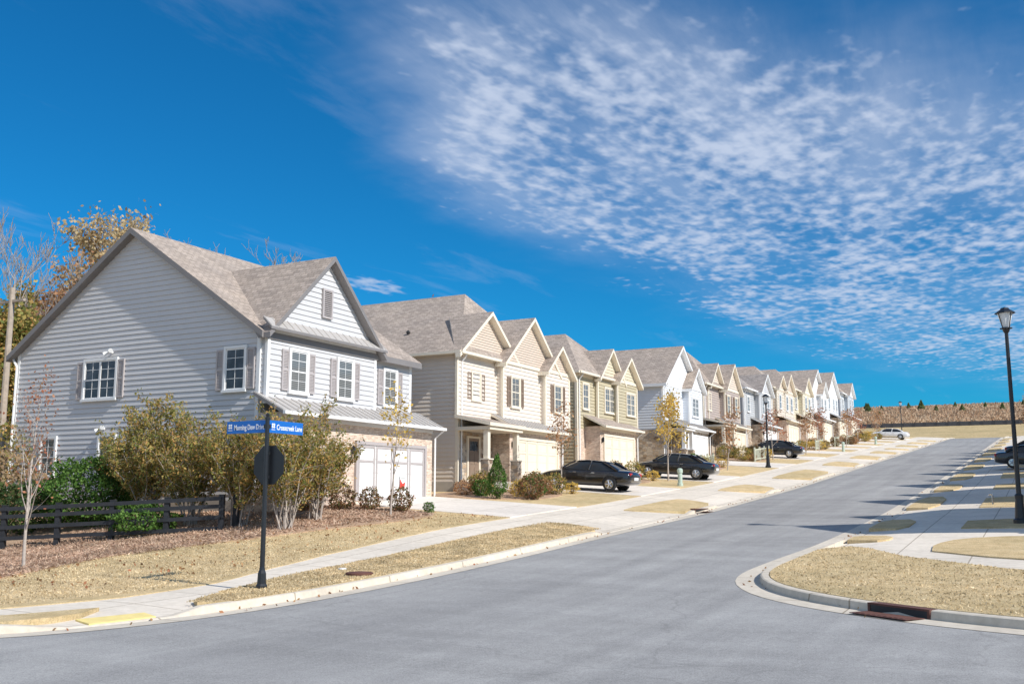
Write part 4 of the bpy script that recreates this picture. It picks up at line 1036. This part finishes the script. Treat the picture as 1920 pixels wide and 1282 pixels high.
bg=N(nt,'ShaderNodeBackground'); bg.inputs[1].default_value=.12; nt.links.new(tint,bg.inputs[0])
tc=N(nt,'ShaderNodeTexCoord'); sp_=N(nt,'ShaderNodeSeparateXYZ'); nt.links.new(tc.outputs['Generated'],sp_.inputs[0])
def m_(op,a,b=None,c=None):
    n=N(nt,'ShaderNodeMath',operation=op)
    for i,v in enumerate((a,b,c)):
        if v is None: continue
        if hasattr(v,'links'): nt.links.new(v,n.inputs[i])
        else: n.inputs[i].default_value=v
    return n.outputs[0]
zc=m_('MAXIMUM',sp_.outputs[2],.03)
U=m_('DIVIDE',sp_.outputs[0],zc); V=m_('DIVIDE',sp_.outputs[1],zc)
cb=N(nt,'ShaderNodeCombineXYZ'); nt.links.new(U,cb.inputs[0]); nt.links.new(V,cb.inputs[1])
uv=cb.outputs[0]
low=noise(nt,uv,1.1,5,.6); lo=m_('SUBTRACT',low,.5)
def mr(v,a,b,o0=0,o1=1):
    n=N(nt,'ShaderNodeMapRange',interpolation_type='SMOOTHSTEP'); nt.links.new(v,n.inputs[0]); n.inputs[1].default_value=a; n.inputs[2].default_value=b
    n.inputs[3].default_value=o0; n.inputs[4].default_value=o1; return n.outputs[0]
bend=m_('MULTIPLY',m_('MAXIMUM',m_('SUBTRACT',2.5,V),0),.62)
left=mr(m_('ADD',m_('SUBTRACT',m_('ADD',U,1.84),bend),m_('MULTIPLY',lo,1.1)),-.15,.5)
upper=mr(m_('ADD',m_('SUBTRACT',m_('SUBTRACT',V,2.62),m_('MULTIPLY',U,1.3)),m_('MULTIPLY',lo,1.2)),-.6,.55)
lower=mr(m_('ADD',m_('SUBTRACT',m_('ADD',m_('MULTIPLY',U,2.6),12.2),V),m_('MULTIPLY',lo,4)),-.8,3.6)
mask=m_('MULTIPLY',m_('MULTIPLY',left,upper),lower)
mp=N(nt,'ShaderNodeMapping'); mp.inputs['Rotation'].default_value=(0,0,.5); mp.inputs['Scale'].default_value=(1,.6,1); nt.links.new(uv,mp.inputs[0])
puff=noise(nt,mp.outputs[0],18,2.5,.5,.1)
mid=noise(nt,mp.outputs[0],3.0,5,.55)
near=mr(V,4.2,2.0)
dens=m_('ADD',puff,m_('MULTIPLY',m_('SUBTRACT',mid,.5),.95))
dens=m_('ADD',dens,m_('MULTIPLY',near,.03))
thr=m_('SUBTRACT',.95,m_('MULTIPLY',mask,.52))
cl=m_('MULTIPLY',mr(m_('SUBTRACT',dens,thr),-.10,.38),.78)
mp2=N(nt,'ShaderNodeMapping'); mp2.inputs['Rotation'].default_value=(0,0,1.0); mp2.inputs['Scale'].default_value=(1,.25,1); nt.links.new(uv,mp2.inputs[0])
streak=mr(noise(nt,mp2.outputs[0],2.6,8,.62,.3),.35,.75)
sheetv=m_('MULTIPLY',m_('MULTIPLY',mask,m_('ADD',m_('MULTIPLY',near,.40),.16)),m_('ADD',m_('MULTIPLY',streak,.85),.3))
cl=m_('SUBTRACT',1,m_('MULTIPLY',m_('SUBTRACT',1,cl),m_('SUBTRACT',1,sheetv)))
veil=m_('MULTIPLY',mr(streak,.5,1.0),.09); cl=m_('MAXIMUM',cl,veil)
du=m_('DIVIDE',m_('ADD',U,2.80),.13); dv_=m_('DIVIDE',m_('SUBTRACT',V,3.80),.24)
r2=m_('ADD',m_('MULTIPLY',du,du),m_('MULTIPLY',dv_,dv_)); blob=mr(m_('ADD',r2,m_('MULTIPLY',m_('SUBTRACT',puff,.5),-4)),1.2,-.6)
cl=m_('MAXIMUM',cl,m_('MULTIPLY',blob,.6))
back=m_('MULTIPLY',mr(sp_.outputs[1],.1,-.35),m_('ADD',m_('MULTIPLY',mid,.5),.30)); cl=m_('MINIMUM',m_('MAXIMUM',cl,back),.9)  # unseen bright cloud behind the camera, added to make the ambient light more neutral
bc=N(nt,'ShaderNodeBackground'); bc.inputs[0].default_value=(.62,.70,.86,1); bc.inputs[1].default_value=1.0
ms=N(nt,'ShaderNodeMixShader'); nt.links.new(cl,ms.inputs[0]); nt.links.new(bg.outputs[0],ms.inputs[1]); nt.links.new(bc.outputs[0],ms.inputs[2]); nt.links.new(ms.outputs[0],out.inputs[0])
scene.view_settings.view_transform='Standard'; scene.view_settings.look='None'; scene.view_settings.exposure=0
